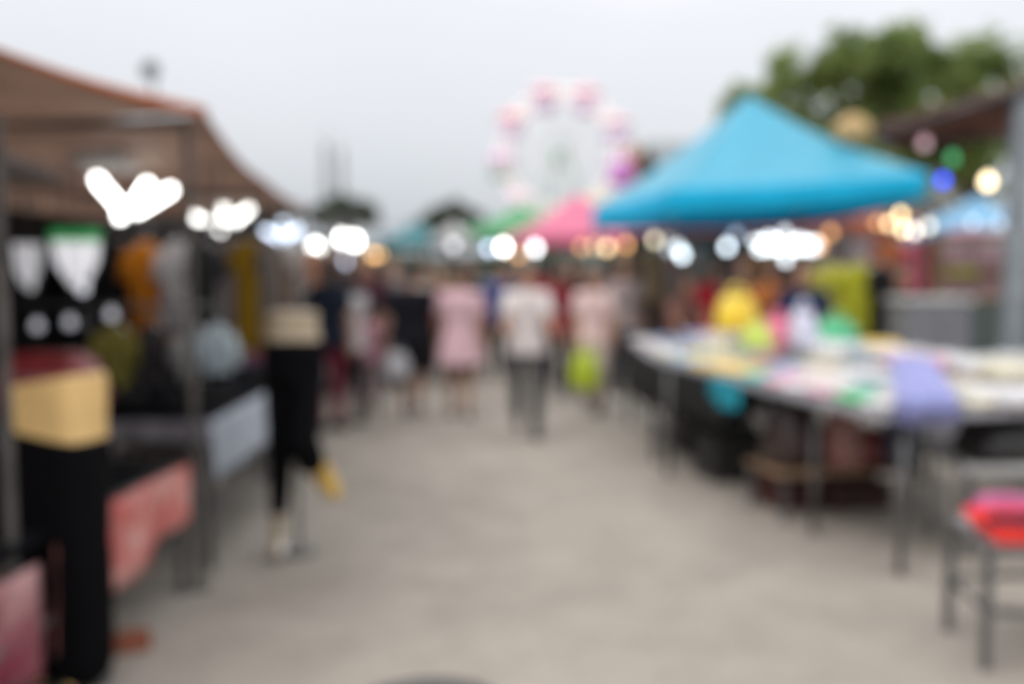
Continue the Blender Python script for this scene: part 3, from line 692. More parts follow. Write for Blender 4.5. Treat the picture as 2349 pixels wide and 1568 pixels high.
# the crowd further down the aisle
CR = [(905, 858, (.30, .20, .17), (.05, .05, .06), 'brown top', AWAY, 'short'), (980, 850, (.05, .16, .10), (.06, .06, .07), 'bottle green top', TOW, 'short'), (1030, 842, (.42, .40, .40), (.04, .04, .05), 'light grey top', TOW, 'long'),
      (1092, 842, (.10, .25, .27), (.05, .05, .05), 'dull teal top', AWAY, 'mid'), (1165, 838, (.20, .12, .10), (.05, .05, .05), 'chestnut top', TOW, 'short'), (1235, 845, (.34, .12, .12), (.04, .04, .05), 'brick red top', AWAY, 'short'),
      (1318, 852, (.26, .10, .16), (.04, .04, .05), 'wine pink top', TOW, 'long'), (1390, 868, (.09, .07, .055), (.05, .05, .05), 'umber top', AWAY, 'short'), (1440, 860, (.20, .14, .07), (.04, .03, .03), 'ochre brown top', TOW, 'mid'),
      (1500, 845, (.22, .21, .21), (.04, .04, .05), 'pewter grey top', TOW, 'short'), (1545, 850, (.09, .10, .09), (.04, .04, .05), 'dark olive top', AWAY, 'short'), (845, 862, (.25, .13, .09), (.06, .05, .05), 'rust top', TOW, 'mid'), (870, 842, (.45, .36, .34), (.06, .06, .06), 'beige top', AWAY, 'short'), (1065, 822, (.10, .14, .30), (.05, .05, .06), 'denim blue top', TOW, 'short')]
CR += [(925, 876, (.05, .04, .04), (.03, .03, .035), 'dark brown top and black trousers', AWAY, 'short'), (1010, 872, (.12, .02, .03), (.03, .03, .04), 'deep maroon top', TOW, 'mid'), (1078, 872, (.02, .02, .025), (.02, .02, .02), 'black top', TOW, 'short'), (1180, 872, (.03, .05, .12), (.03, .03, .04), 'dark navy top', AWAY, 'short'),
       (1252, 884, (.20, .02, .03), (.03, .03, .03), 'crimson top', AWAY, 'long'), (1312, 884, (.03, .025, .03), (.03, .03, .03), 'soot black top', TOW, 'mid'), (1330, 868, (.40, .30, .22), (.10, .08, .07), 'sand coloured top', AWAY, 'short'), (1408, 888, (.10, .05, .06), (.04, .04, .05), 'dark plum top', AWAY, 'long'), (1430, 905, (.33, .26, .25), (.05, .05, .06), 'washed pink grey top', TOW, 'mid'),
       (1470, 872, (.06, .05, .035), (.03, .03, .03), 'dark khaki top', AWAY, 'short'), (828, 885, (.18, .07, .04), (.04, .03, .03), 'russet top', AWAY, 'short'), (848, 900, (.06, .02, .03), (.03, .02, .03), 'black cherry top', TOW, 'mid'), (880, 892, (.40, .30, .28), (.10, .07, .08), 'dull peach top', AWAY, 'long'), (905, 885, (.16, .15, .15), (.03, .03, .03), 'slate grey top', TOW, 'short'), (955, 868, (.45, .42, .42), (.04, .04, .05), 'off white top', AWAY, 'short'), (1050, 868, (.16, .22, .12), (.05, .05, .05), 'moss green top', AWAY, 'mid')]
for i, (px, py, tc_, bc, w, yw, hr) in enumerate(CR):
    person('distant shopper in ' + w + ' in the crowd down the aisle', gp(px, py), yw + random.uniform(-.4, .4), random.uniform(1.56, 1.74), tc_, bc, i % 3, hr, stride=random.uniform(.1, .4), arms=(random.uniform(-25, 35), random.uniform(-25, 45)), elbow=(random.uniform(5, 60), random.uniform(5, 60)), girth=random.uniform(.95, 1.25), vox=.016, face=False, group='crowd down the aisle')
print('people done')

# ------------------------------------------------------------------ mannequins
def mannequin(label, loc, yaw, body, bent=False, waist=.97, topz=1.22, legrgb=(.003, .003, .004)):
    t = thing('mannequin', label, 'mannequin', loc, yaw); B = MB()
    if not bent: t.scale = (.94, .96, 1)
    w0 = waist
    if not bent:
        B.loft([(0, 0, w0 - .16, .165, .115), (0, 0, w0 - .06, .185, .125), (0, 0, w0 + .03, .178, .122), (0, 0, w0 + .12, .182, .125), (0, 0, w0 + .20, .183, .126), (0, 0, topz, .184, .126), (0, 0, topz + .004, .175, .118)], 32, 4.5)
    else:
        B.loft([(0, 0, w0 - .16, .15, .11), (0, 0, w0 - .06, .155, .115), (0, 0, w0 + .03, .145, .105), (0, 0, w0 + .12, .13, .095), (0, 0, topz, .135, .10), (0, 0, topz + .004, .12, .09)], 28, 2.4)
    if not bent: legs = [((.085, 0, w0 - .12), (.09, -.01, .52), (.085, .0, .09)), ((-.085, 0, w0 - .12), (-.09, -.03, .52), (-.085, -.02, .09))]
    else: legs = [((-.07, 0, w0 - .12), (-.075, -.02, .62), (-.10, .02, .12)), ((.07, 0, w0 - .12), (.06, -.16, .64), (.155, .0, .42))]
    for (h, k, a) in legs:
        B.capsule(h, .08, k, .055); B.capsule(k, .055, a, .036 if a[2] < .3 else .05)
        if a[2] < .3: B.capsule((a[0], a[1] + .02, a[2] - .05), .035, (a[0], a[1] - (.14 if bent else .06), a[2] - .07 + (0 if bent else .02)), .027)
        else: B.capsule(a, .05, (a[0] + .05, a[1] - .03, a[2] - .08), .038)
    bm_ = remesh(B, 'body', body, .010, 3)
    if not bent:
        for v_ in bm_.vertices:
            if v_.co.z > w0 + .06: v_.co.z += v_.co.x * .16 * min(1, (v_.co.z - w0 - .06) / .1)
    ob('body', bm_, t)
    T = MB()
    if not bent:
        T.loft([(0, 0, .60, .19, .125), (0, 0, w0 - .16, .19, .14), (0, 0, w0 - .05, .198, .145), (0, 0, w0 + .0, .194, .140)], 24, 3.6)
        T.box((0, -.01, .46), (.12, .15, .72), bev=.02)
        for (h, k, a) in legs: T.capsule((h[0] * 1.15, h[1], h[2]), .108, (k[0] * 1.15, 0, k[2]), .112); T.capsule((k[0] * 1.15, 0, k[2]), .116, (a[0] * 1.16, 0, .125), .118)
    else:
        T.loft([(0, 0, w0 - .2, .17, .13), (0, 0, w0 - .06, .168, .128), (0, 0, w0 + .03, .157, .116)], 24)
        (h, k, a) = legs[0]; T.capsule(h, .095, k, .078); T.capsule(k, .078, (a[0] * .98, a[1], .24), .054)
        (h, k, a) = legs[1]; T.capsule(h, .095, (k[0], k[1], k[2]), .085); T.capsule((k[0], k[1], k[2]), .088, (k[0] + .03, k[1] + .04, k[2] - .10), .085)
    tm_ = remesh(T, 'trousers', cloth(legrgb, 'trouser_black'), .011, 3)
    if not bent:
        for v_ in tm_.vertices:
            if v_.co.z > w0 - .12: v_.co.z -= v_.co.x * .12 * min(1, (v_.co.z - w0 + .12) / .1)
    ob('trousers', tm_, t)
    if bent:
        k, a = legs[1][1], legs[1][2]; T = MB(); T.capsule((k[0] + (a[0] - k[0]) * .5, k[1] + (a[1] - k[1]) * .5, k[2] + (a[2] - k[2]) * .5), .060, a, .060); T.capsule(a, .058, (a[0] + .05, a[1] - .03, a[2] - .08), .046)
        ob('sock', remesh(T, 'sock', cloth((.62, .40, .10), 'mustard_sock'), .010, 2), t)
    m = MB(); rb_ = .10 if bent else .15; m.loft([(0, .05, 0, rb_, rb_), (0, .05, .012, rb_ - .005, rb_ - .005), (0, .05, .018, .05, .05)], 28); m.build('base_plate', mat('grey_base', (.16, .155, .15), .5) if bent else DSTEEL, t)
    m = MB(); m.tube([(0, .05, .015), (0, .05, w0 - .14)], .012, 8); m.build('support_rod', STEEL, t)
    return t
p1 = at(131, 990, 3.70)
mannequin('tan half mannequin in loose black trousers at the left picture edge', (p1.x, p1.y, 0), -.32, TAN, False, p1.z, p1.z + .195)
p2 = gp(645, 1275)
mannequin('cream half mannequin in black trousers with one leg lifted beside the aisle', (p2.x + .09, p2.y, .02), .1, CREAM, True, 1.15, 1.33)
# tan lifted leg's shoe and white shoe
m = MB(); m.capsule((0, .05, .045), .042, (0, -.09, .04), .04); m.capsule((0, .04, .06), .05, (0, .05, .22), .052)
so = ob('white_shoe', remesh(m, 'white_shoe', mat('white_canvas', (.62, .60, .57), .7), .008, 2)); so.location = (p2.x - .01, p2.y + .0, 0.02); so.rotation_euler.z = .2; tag(so, 'white ankle shoe under the standing leg of the cream mannequin', 'shoe')
br = MB(); br.box((0, 0, .035), (.21, .10, .07), bev=.006); g6 = gp(283, 1490)
b_o = br.build('brick', mat('red_brick', (.20, .06, .03), .85, .35, 20, .5), loc=(g6.x, g6.y, 0), rz=.5); tag(b_o, 'red brown brick on the ground beside the tan mannequin', 'brick')

# ------------------------------------------------------------------ hanging garments, rails
def garment(label, loc, w, L, rgb, kind='shirt', rz=0, group=None, transl=.1):
    """hook top at loc"""
    t = thing('hanging_garment', label, 'garment', loc, rz, group)
    m = MB(); m.tube([(.0, 0, .0), (.018, 0, -.012), (.016, 0, -.035), (0, 0, -.05), (0, 0, -.08)], .003, 6); m.tube([(-w * .46, 0, -.135), (-w * .2, 0, -.098), (0, 0, -.08), (w * .2, 0, -.098), (w * .46, 0, -.135)], .009, 6); m.build('hanger', CHROME, t)
    m = MB(); sd = random.random() * 9
    def ring(z, hw, dp, fold):
        r_ = []
        for k in range(36):
            a = 2 * math.pi * k / 36; x = hw * math.cos(a) ; y = dp * math.sin(a) * (1 + fold * .9 * math.sin(x * 60 / max(.3, w) * .5 + sd)) + fold * .018 * math.sin(x * 48 + sd * 3)
            r_.append(Vector((x + .006 * nz(z * 8, sd, k * .3), y, z)))
        return r_
    top = -.085
    if kind in ('shirt', 'dress'):
        fl = .62 if kind == 'dress' else .52
        rr = [ring(top, w * .12, .02, 0), ring(top - .02, w * .26, .03, 0), ring(top - .055, w * .47, .038, .1), ring(top - .12, w * .46, .05, .2)]
        for i in range(1, 9): f = i / 8; rr.append(ring(top - .12 - (L - .12) * f, w * (.44 + (fl - .44) * f), .05 + .02 * f, .2 + .7 * f))
        m.rings(rr)
        for s_ in (-1, 1):
            m.tube([(s_ * w * .44, 0, top - .075), (s_ * w * .56, .0, top - .15), (s_ * w * .61, .0, top - .26)], [.045, .05, .052], 12)
    else:
        rr = [ring(top - .02, w * .40, .022, 0), ring(top - .10, w * .43, .03, .1), ring(top - .28, w * .46, .045, .2)]; m.rings(rr)
        for s_ in (-1, 1): m.tube([(s_ * w * .24, 0, top - .25), (s_ * w * .24, 0, top - .25 - (L - .25) * .5), (s_ * w * .22, 0, top - L)], [w * .215, w * .19, w * .17], 14)
    m.build('fabric', cloth(rgb, None, transl), t)
    return t
def rail(label, a, b_, zdrop, group='clothes rails'):
    a, b_ = Vector(a), Vector(b_); t = thing('clothes_rail', label, 'clothes rail', (a + b_) / 2, 0, group); c = (a + b_) / 2
    m = MB(); m.tube([a - c, b_ - c], .014, 8); m.build('bar', STEEL, t)
    for f in (.06, .94):
        p = (a - c).lerp(b_ - c, f); m = MB(); m.tube([p, p + Vector((0, 0, zdrop))], .006, 6); m.build('strap', DSTEEL, t)
def stand_rail(label, a, b_, z, group='clothes rails'):
    a, b_ = Vector((a[0], a[1], 0)), Vector((b_[0], b_[1], 0)); c = (a + b_) / 2; t = thing('clothes_rail', label, 'clothes rail', c, 0, group)
    m = MB(); m.tube([a - c + Vector((0, 0, z)), b_ - c + Vector((0, 0, z))], .014, 8); m.build('bar', STEEL, t)
    d = (b_ - a).normalized(); n = Vector((-d.y, d.x, 0))
    for p in (a - c, b_ - c):
        m = MB(); m.tube([p, p + Vector((0, 0, z))], .016, 8); m.tube([p - n * .22 + Vector((0, 0, .02)), p + n * .22 + Vector((0, 0, .02))], .016, 8); m.build('post', STEEL, t)
def hang_px(px, ytop, ybot, Y, wpx, rgb, kind, label, rz=0, group=None, zt=None):
    p = at(px, ytop, Y); q_ = at(px, ybot, Y); k = Y / FPX
    z = (zt if zt else p.z + .085); L = z - .085 - q_.z
    return garment(label, (p.x, Y, z - .014), wpx * k, L, rgb, kind, rz, group)
rail('upper clothes rail slung under the second brown canopy', (-3.25, 6.3, 1.86), (-1.75, 6.3, 1.86), .55)
G1 = 'garments on the upper left rail'
hang_px(335, 560, 775, 6.3, 78, (.50, .17, .012), 'dress', 'orange dress hanging in the left stall beside the white shirt', .3, G1, 1.86)
hang_px(405, 560, 750, 6.3, 66, (.48, .46, .47), 'dress', 'whitish long shirt hanging right of the orange dress', .2, G1, 1.86)
hang_px(268, 560, 840, 6.3, 60, (.012, .012, .014), 'dress', 'black dress hanging left of the orange dress', .2, G1, 1.86)
hang_px(205, 560, 820, 6.3, 60, (.014, .013, .014), 'dress', 'black long shirt on the upper rail below the added green topped glowing panel', .2, G1, 1.86)
hang_px(470, 560, 720, 6.3, 50, (.03, .03, .033), 'dress', 'charcoal shirt at the aisle end of the upper left rail', .2, G1, 1.86)
hang_px(130, 560, 860, 6.3, 58, (.010, .010, .012), 'dress', 'black dress at the inner end of the upper left rail', .2, G1, 1.86)
rail('lower clothes rail slung above the grey skirted table', (-2.95, 5.9, 1.36), (-1.72, 5.9, 1.36), .95)
G2 = 'garments on the lower left rail'
hang_px(262, 755, 890, 5.9, 70, (.22, .19, .045), 'shirt', 'khaki green shirt hanging low above the second left table', .2, G2, 1.36)
hang_px(440, 745, 870, 5.9, 60, (.30, .29, .29), 'shirt', 'ash grey shirt hanging low beside the stall pole', .2, G2, 1.36)
hang_px(495, 735, 850, 5.9, 60, (.42, .50, .55), 'shirt', 'pale blue shirt hanging at the aisle end of the low rail', .2, G2, 1.36)
hang_px(352, 770, 960, 5.9, 66, (.05, .046, .05), 'trousers', 'smoky grey trousers hanging between khaki and ash shirts', .2, G2, 1.36)
hang_px(190, 770, 960, 5.9, 60, (.012, .012, .014), 'trousers', 'black trousers hanging left of the khaki shirt', .2, G2, 1.36)
rail('far clothes rail above the third left table', (-2.9, 8.2, 1.92), (-1.85, 8.2, 1.92), .3)
G3 = 'garments on the far left rail'
hang_px(573, 650, 800, 8.2, 62, (.34, .20, .012), 'dress', 'mustard yellow dress hanging over the third left table', .3, G3, 1.92)
hang_px(520, 600, 740, 8.2, 56, (.32, .28, .28), 'shirt', 'greyish pink shirt hanging left of the mustard dress', .3, G3, 1.92)
hang_px(625, 630, 720, 8.2, 44, (.22, .19, .17), 'shirt', 'taupe shirt hanging right of the mustard dress', .3, G3, 1.92)
rail('clothes rail at the front end of the fourth left stall', (-3.5, 10.9, 1.9), (-2.2, 10.9, 1.9), .35)
for px, c_, w, b_ in ((628, (.26, .20, .15), 'camel', 760), (662, (.13, .08, .06), 'chocolate', 740), (694, (.32, .30, .29), 'ash', 770), (722, (.34, .17, .11), 'terracotta', 735)):
    hang_px(px, 600, b_, 10.9, 40, c_, 'shirt', w + ' shirt hanging at the front of the fourth left stall', .2, 'garments at the fourth left stall', 1.9)
rail('clothes rail along the fourth left stall', (-2.35, 12.6, 1.9), (-2.25, 14.4, 1.9), .35)
for y_, c_, w in ((12.7, (.40, .20, .12), 'apricot'), (13.1, (.06, .06, .08), 'ink black'), (13.5, (.30, .16, .10), 'brick brown'), (13.9, (.44, .36, .30), 'parchment'), (14.3, (.16, .07, .06), 'mahogany')):
    garment(w + ' shirt hanging on the rail along the fourth left stall', (-2.31, y_, 1.886), .42, .62, c_, 'shirt', 1.2, 'garments along the fourth left stall')
# stall back curtains
def curtain(label, a, b_, z0, z1, rgb):
    a, b_ = Vector((*a, 0)), Vector((*b_, 0)); n = (b_ - a).cross(Vector((0, 0, 1))).normalized(); L = (b_ - a).length
    m = MB(); m.grid(lambda u, v: a.lerp(b_, u) + n * (.05 * math.sin(u * L * 16 + 2 * nz(u * 8)) * (.4 + .6 * (1 - v))) + Vector((0, 0, z0 + (z1 - z0) * v)), int(L * 26), 6, .006, n)
    o = m.build('curtain', cloth(rgb)); tag(o, label, 'curtain', 'stall back curtains'); return o
curtain('black curtain closing the back of the left stalls', (-3.45, 2.2), (-3.55, 9.7), .02, 2.0, (.008, .0075, .008))
curtain('black curtain at the far end of the second left stall', (-3.5, 9.75), (-2.75, 9.75), .02, 2.0, (.014, .013, .014))
curtain('dim brown curtain behind the far left stalls', (-4.4, 10.4), (-3.9, 17), .02, 2.4, (.06, .045, .04))
curtain('dusky brown curtain at the back of the turquoise tent', (1.55, 13.5), (4.6, 13.6), .02, 2.05, (.13, .09, .08))
curtain('dull rose curtain behind the wooden shelf at the right', (5.0, 13.2), (8.6, 13.0), .02, 1.9, (.20, .13, .14))
# glowing panels added in place of bright openings to the outdoors
def gap_glow_panel(label, c, w, h, green, e):
    t = thing('gap_glow_panel', label, 'added glowing panel', c, .2)
    m = MB(); m.rings([[Vector((x * (w / 2 + .012), y, z * (h / 2 + .012))) for (x, z) in ((-.8, -.2), (-.2, -1), (.35, -1), (.85, -.1), (1, 1), (-1, 1))] for y in (.05, .003)]); m.build('gap_glow_case', DSTEEL, t, False)
    m = MB()
    m.rings([[Vector((x * w / 2, y, z * h / 2)) for (x, z) in ((-.8, -.2), (-.2, -1), (.35, -1), (.85, -.1), (1, 1), (-1, 1))] for y in (.0, -.008)]); m.build('gap_glow_face', lamp_mat('gap_glow_white_%d' % (e * 100), (.9, .9, .95), e), t, False)
    m = MB(); m.tube([(-w * .4, .03, h / 2), (-w * .4, .03, 2.2 - c[2])], .004, 5); m.build('hanging_cord', SOCK, t); m = MB(); m.tube([(w * .4, .03, h / 2), (w * .4, .03, 2.2 - c[2])], .004, 5); m.build('hanging_cord', SOCK, t)  # cords of the added glowing panel
    if green: m = MB(); m.box((0, -.014, h * .40), (w * .99, .008, h * .2)); m.build('gap_glow_green_band', lamp_mat('gap_glow_green', (.05, .42, .12), .3), t, False)
gap_glow_panel('glowing white panel with a green top band added for a bright opening deep in the left stall', at(175, 592, 6.12), .29, .34, True, .62)
gap_glow_panel('plain glowing white panel added for a bright opening at the far left of the stall', at(64, 612, 6.12), .16, .28, False, .42)
bag('dark red cloth heap on the nearest left table', at(110, 880, 4.45) + Vector((0, 0, -.12)), (.5, .3, .26), (.16, .004, .008), .1, 'cloth heap', 'cloth_heap', False)
# right hand hanging clothes
stand_rail('standing clothes rail under the right side of the turquoise tent', (2.75, 9.3), (3.55, 9.3), 1.72)
G4 = 'garments on the rail under the turquoise tent'
hang_px(1908, 600, 775, 9.3, 84, (.44, .42, .07), 'dress', 'olive yellow dress on the rail under the turquoise tent', .2, G4, 1.72)
hang_px(1968, 600, 775, 9.3, 84, (.42, .42, .03), 'dress', 'acid yellow dress on the rail left of the black jacket', .2, G4, 1.72)
hang_px(2020, 600, 790, 9.3, 46, (.02, .018, .022), 'dress', 'black dress on the rail right of the yellow dresses', .2, G4, 1.72)
stand_rail('standing clothes rail with red garments near the tent leg', (3.75, 11.4), (5.25, 11.4), 2.0)
G5 = 'garments on the rail near the tent leg'
hang_px(2040, 560, 640, 11.4, 60, (.75, .20, .05), 'shirt', 'orange red shirt on the rail near the tent leg', .2, G5, 2.0)
hang_px(2110, 580, 680, 11.4, 60, (.80, .16, .24), 'shirt', 'coral pink shirt on the rail near the tent leg', .2, G5, 2.0)
hang_px(1985, 570, 640, 11.4, 50, (.6, .45, .45), 'shirt', 'dusty rose shirt on the rail near the tent leg', .2, G5, 2.0)
rail('clothes rail hung inside the turquoise tent', (1.7, 12.4, 1.95), (4.2, 12.4, 1.95), .42)
for i, (px, c_, w) in enumerate([(1500, (.24, .17, .10), 'brown'), (1555, (.18, .10, .09), 'cocoa'), (1600, (.30, .26, .22), 'sand'), (1690, (.13, .10, .10), 'dark taupe'), (1740, (.34, .16, .05), 'copper'), (1880, (.30, .2, .2), 'faded rose')]):
    hang_px(px, 575, 690, 12.4, 52, c_, 'shirt', w + ' shirt hanging inside the turquoise tent', .2, 'shirts hung inside the turquoise tent', 1.95)
# grey counter, green counter, shelf at the right
ct = thing('counter', 'grey steel cabinet counter behind the goods tables by the tent leg', 'counter', (3.72, 8.9, 0))
m = MB(); m.box((0, 0, .655), (.56, .5, 1.25), bev=.015); m.build('cabinet', mat('grey_cabinet', (.20, .20, .22), .45, .1, 4, .1), ct, False)
m = MB(); m.box((0, 0, 1.303), (.60, .54, .045), bev=.01); m.build('worktop', mat('pale_grey_board', (.5, .5, .5), .5), ct, False)
for x in (-.14, .14): m = MB(); m.box((x, -.258, .655), (.26, .016, 1.1), bev=.006); d_ = m.build('door', mat('grey_cabinet_door', (.19, .19, .21), .42, .1, 4, .1), ct, False); m = MB(); m.box((x * .3, -.276, .8), (.015, .02, .12)); m.build('handle', CHROME, d_, False)
ct2 = thing('counter', 'grey green painted counter beside the grey post', 'counter', (4.55, 9.4, 0))
m = MB(); m.box((0, 0, .65), (.95, .55, 1.26), bev=.015); m.build('cabinet', mat('grey_green_paint', (.10, .125, .115), .5, .1, 4, .1), ct2, False)
m = MB(); m.box((0, 0, 1.30), (1.0, .6, .04), bev=.01); m.build('worktop', WOOD, ct2, False)
m = MB()
for x in (-.24, .24): m.box((x, -.285, .65), (.42, .014, 1.05), bev=.005)
m.build('front_panel', mat('grey_green_panel', (.085, .11, .10), .5, .1, 4, .1), ct2, False)
shb = thing('goods_shelf', 'brown wooden shelf behind the grey green counter', 'shelf', (5.35, 11.2, 0))
m = MB()
for z in (.5, 1.0, 1.45, 1.9): m.box((0, 0, z), (1.2, .4, .03))
m.build('board', WOOD, shb, False)
for x in (-.62, .62): m = MB(); m.box((x, 0, .97), (.035, .4, 1.94)); m.build('upright', WOOD, shb, False)
for i, (x, z, c_, w) in enumerate([(-.35, 1.47, (.24, .24, .02), 'olive green'), (0, 1.47, (.12, .06, .05), 'dark brown'), (.35, 1.47, (.14, .08, .06), 'cinnamon'), (-.3, 1.92, (.5, .3, .36), 'pale rose'), (.1, 1.92, (.55, .45, .48), 'shell pink'), (.4, 1.92, (.5, .22, .34), 'deep rose'), (-.25, 1.02, (.3, .3, .28), 'stone grey'), (.25, 1.02, (.2, .2, .19), 'iron grey')]):
    pack(c_, (5.35 + x, 11.2, z), 0, w + ' folded stack on the wooden shelf behind the green counter', 'stacks on the wooden shelf', False, 2)

# ------------------------------------------------------------------ lamps
WL, CL, BL, WM, OR = (1, 1, .96), (.86, .95, 1), (.62, .76, 1), (1, .72, .40), (1, .50, .20)
def cord(t, z): m = MB(); m.tube([(0, 0, .05), (.004, 0, z * .5), (0, 0, z)], .005, 6); m.build('cord', SOCK, t)
def wing_lamp(label, loc, col, s, blades, L=.16, up=.5, group='winged lamps under the left canopies', top=2.3):
    t = thing('wing_lamp', label, 'lamp', loc, 0, group)
    m = MB(); m.loft([(0, 0, -.02, .02, .02), (0, 0, 0, .04, .04), (0, 0, .05, .04, .04), (0, 0, .07, .02, .02)], 16); m.build('socket', SOCK, t)
    cord(t, top - loc[2])
    e = lamp_mat('lamp_%d_%d_%d' % (col[0] * 100, col[2] * 100, s * 10), col, s)
    for (ang, ele, ll) in blades:
        d = Vector((math.cos(R(ang)) * math.cos(R(ele)), math.sin(R(ang)) * math.cos(R(ele)), math.sin(R(ele))))
        p0 = d * .035 + Vector((0, 0, .01)); m = MB(); n = (Vector((0, 1, 0)) - d * d.y).normalized(); w = d.cross(n)
        rr = []
        for f, k in ((0, .5), (.08, .9), (.5, 1), (.92, .95), (1, .6)):
            c = p0 + d * ll * f; rr.append([c + w * (.028 * k * a) + n * (.009 * b2) for a, b2 in ((-1, -.5), (-.7, -1), (.7, -1), (1, -.5), (1, .5), (.7, 1), (-.7, 1), (-1, .5))])
        m.rings(rr); m.build('light_wing', e, t)
    return t
def bulb(label, loc, col, s, r=.035, group='bulbs strung over the aisle', top=None, dull=False):
    t = thing('hanging_bulb', label, 'bulb', loc, 0, group)
    m = MB(); m.loft([(0, 0, -r * 1.0, r * .15, r * .15), (0, 0, -r * .85, r * .55, r * .55), (0, 0, -r * .45, r * .9, r * .9), (0, 0, 0, r, r), (0, 0, r * .5, r * .85, r * .85), (0, 0, r * 1.0, r * .5, r * .5), (0, 0, r * 1.4, r * .36, r * .36)], 16)
    m.build('glass', lamp_mat('bulb_%d_%d_%d_%d' % (col[0] * 100, col[1] * 100, col[2] * 100, s * 10), col, s), t)
    m = MB(); m.loft([(0, 0, r * 1.35, r * .42, r * .42), (0, 0, r * 2.1, r * .5, r * .5), (0, 0, r * 2.3, r * .2, r * .2)], 12); m.build('socket', SOCK, t)
    h = (top - loc[2]) if top else .16
    m = MB(); m.tube([(0, 0, r * 2.2), (0, 0, max(h, r * 2.4))], .004, 6); m.build('cord', SOCK, t)
    return t
wing_lamp('three winged white lamp nearest in the left stall', at(294, 500, 6.0), WL, 9, [(180, 51, .27), (178, 50, .26), (0, 57, .21), (2, 55, .20), (0, 31, .29), (250, 0, .06)], top=2.42)
wing_lamp('white lamp with spread wings second along the left stall', at(512, 530, 8.6), WL, 6, [(180, 24, .27), (95, 84, .18), (85, 80, .17), (0, 38, .27), (270, 0, .07)], top=2.4)
wing_lamp('cool bluish winged lamp third along the left stalls', at(645, 552, 10.4), (.72, .82, 1), 3.6, [(176, 30, .22), (80, 75, .17), (5, 30, .24), (270, 0, .08)], top=2.35)
bulb('round white bulb fourth along the left stalls', at(724, 574, 11.5), WL, 11, .075, 'white bulbs at the left stalls', 2.3)
bulb('left one of a pair of white bulbs at the far left stalls', at(786, 548, 13.5), WL, 13, .065, 'white bulbs at the left stalls', 2.4)
bulb('right one of a pair of white bulbs at the far left stalls', at(814, 554, 13.5), WL, 13, .065, 'white bulbs at the left stalls', 2.4)
for (px, py, w) in ((85, 748, 'innermost'), (160, 740, 'second'), (255, 722, 'third'), (190, 662, 'topmost')):  # small glowing beads on cords, added in place of lamp reflections
    bulb(w + ' faint greyish bead added for a lamp reflection low among the dark garments at the left', at(px, py, 5.75), (.8, .82, .9), .42 if py > 700 else .9, .03, 'added lamp reflections low in the left stall', 2.15)
bulb('pale blue bulb near the stall pole at the left', at(465, 586, 7.2), (.66, .74, 1), 1.6, .035, 'dim bulbs at the left stalls', 2.3)
bulb('pale blue bulb below the pair of white bulbs', at(790, 601, 13.0), BL, 4, .04, 'dim bulbs at the left stalls', 2.3)
bulb('violet white bulb below the bluish winged lamp', at(640, 606, 10.2), (.8, .84, 1), 5, .04, 'dim bulbs at the left stalls', 2.2)
for (px, py, Y, w, s, r) in [(612, 596, 10.6, 'leftmost', 8, .04), (640, 592, 10.8, 'second', 6, .04), (668, 590, 11.0, 'third', 8, .04), (690, 585, 11.3, 'fourth', 4, .04), (835, 598, 13.6, 'fifth', 8, .045), (855, 588, 14.2, 'sixth', 6, .045), (870, 585, 14.6, 'last', 3, .04)]:
    bulb(w + ' orange bulb in the row under the left lamps', at(px, py, Y), (1, .56, .22), s, r, 'orange bulbs under the left lamps', 2.25)
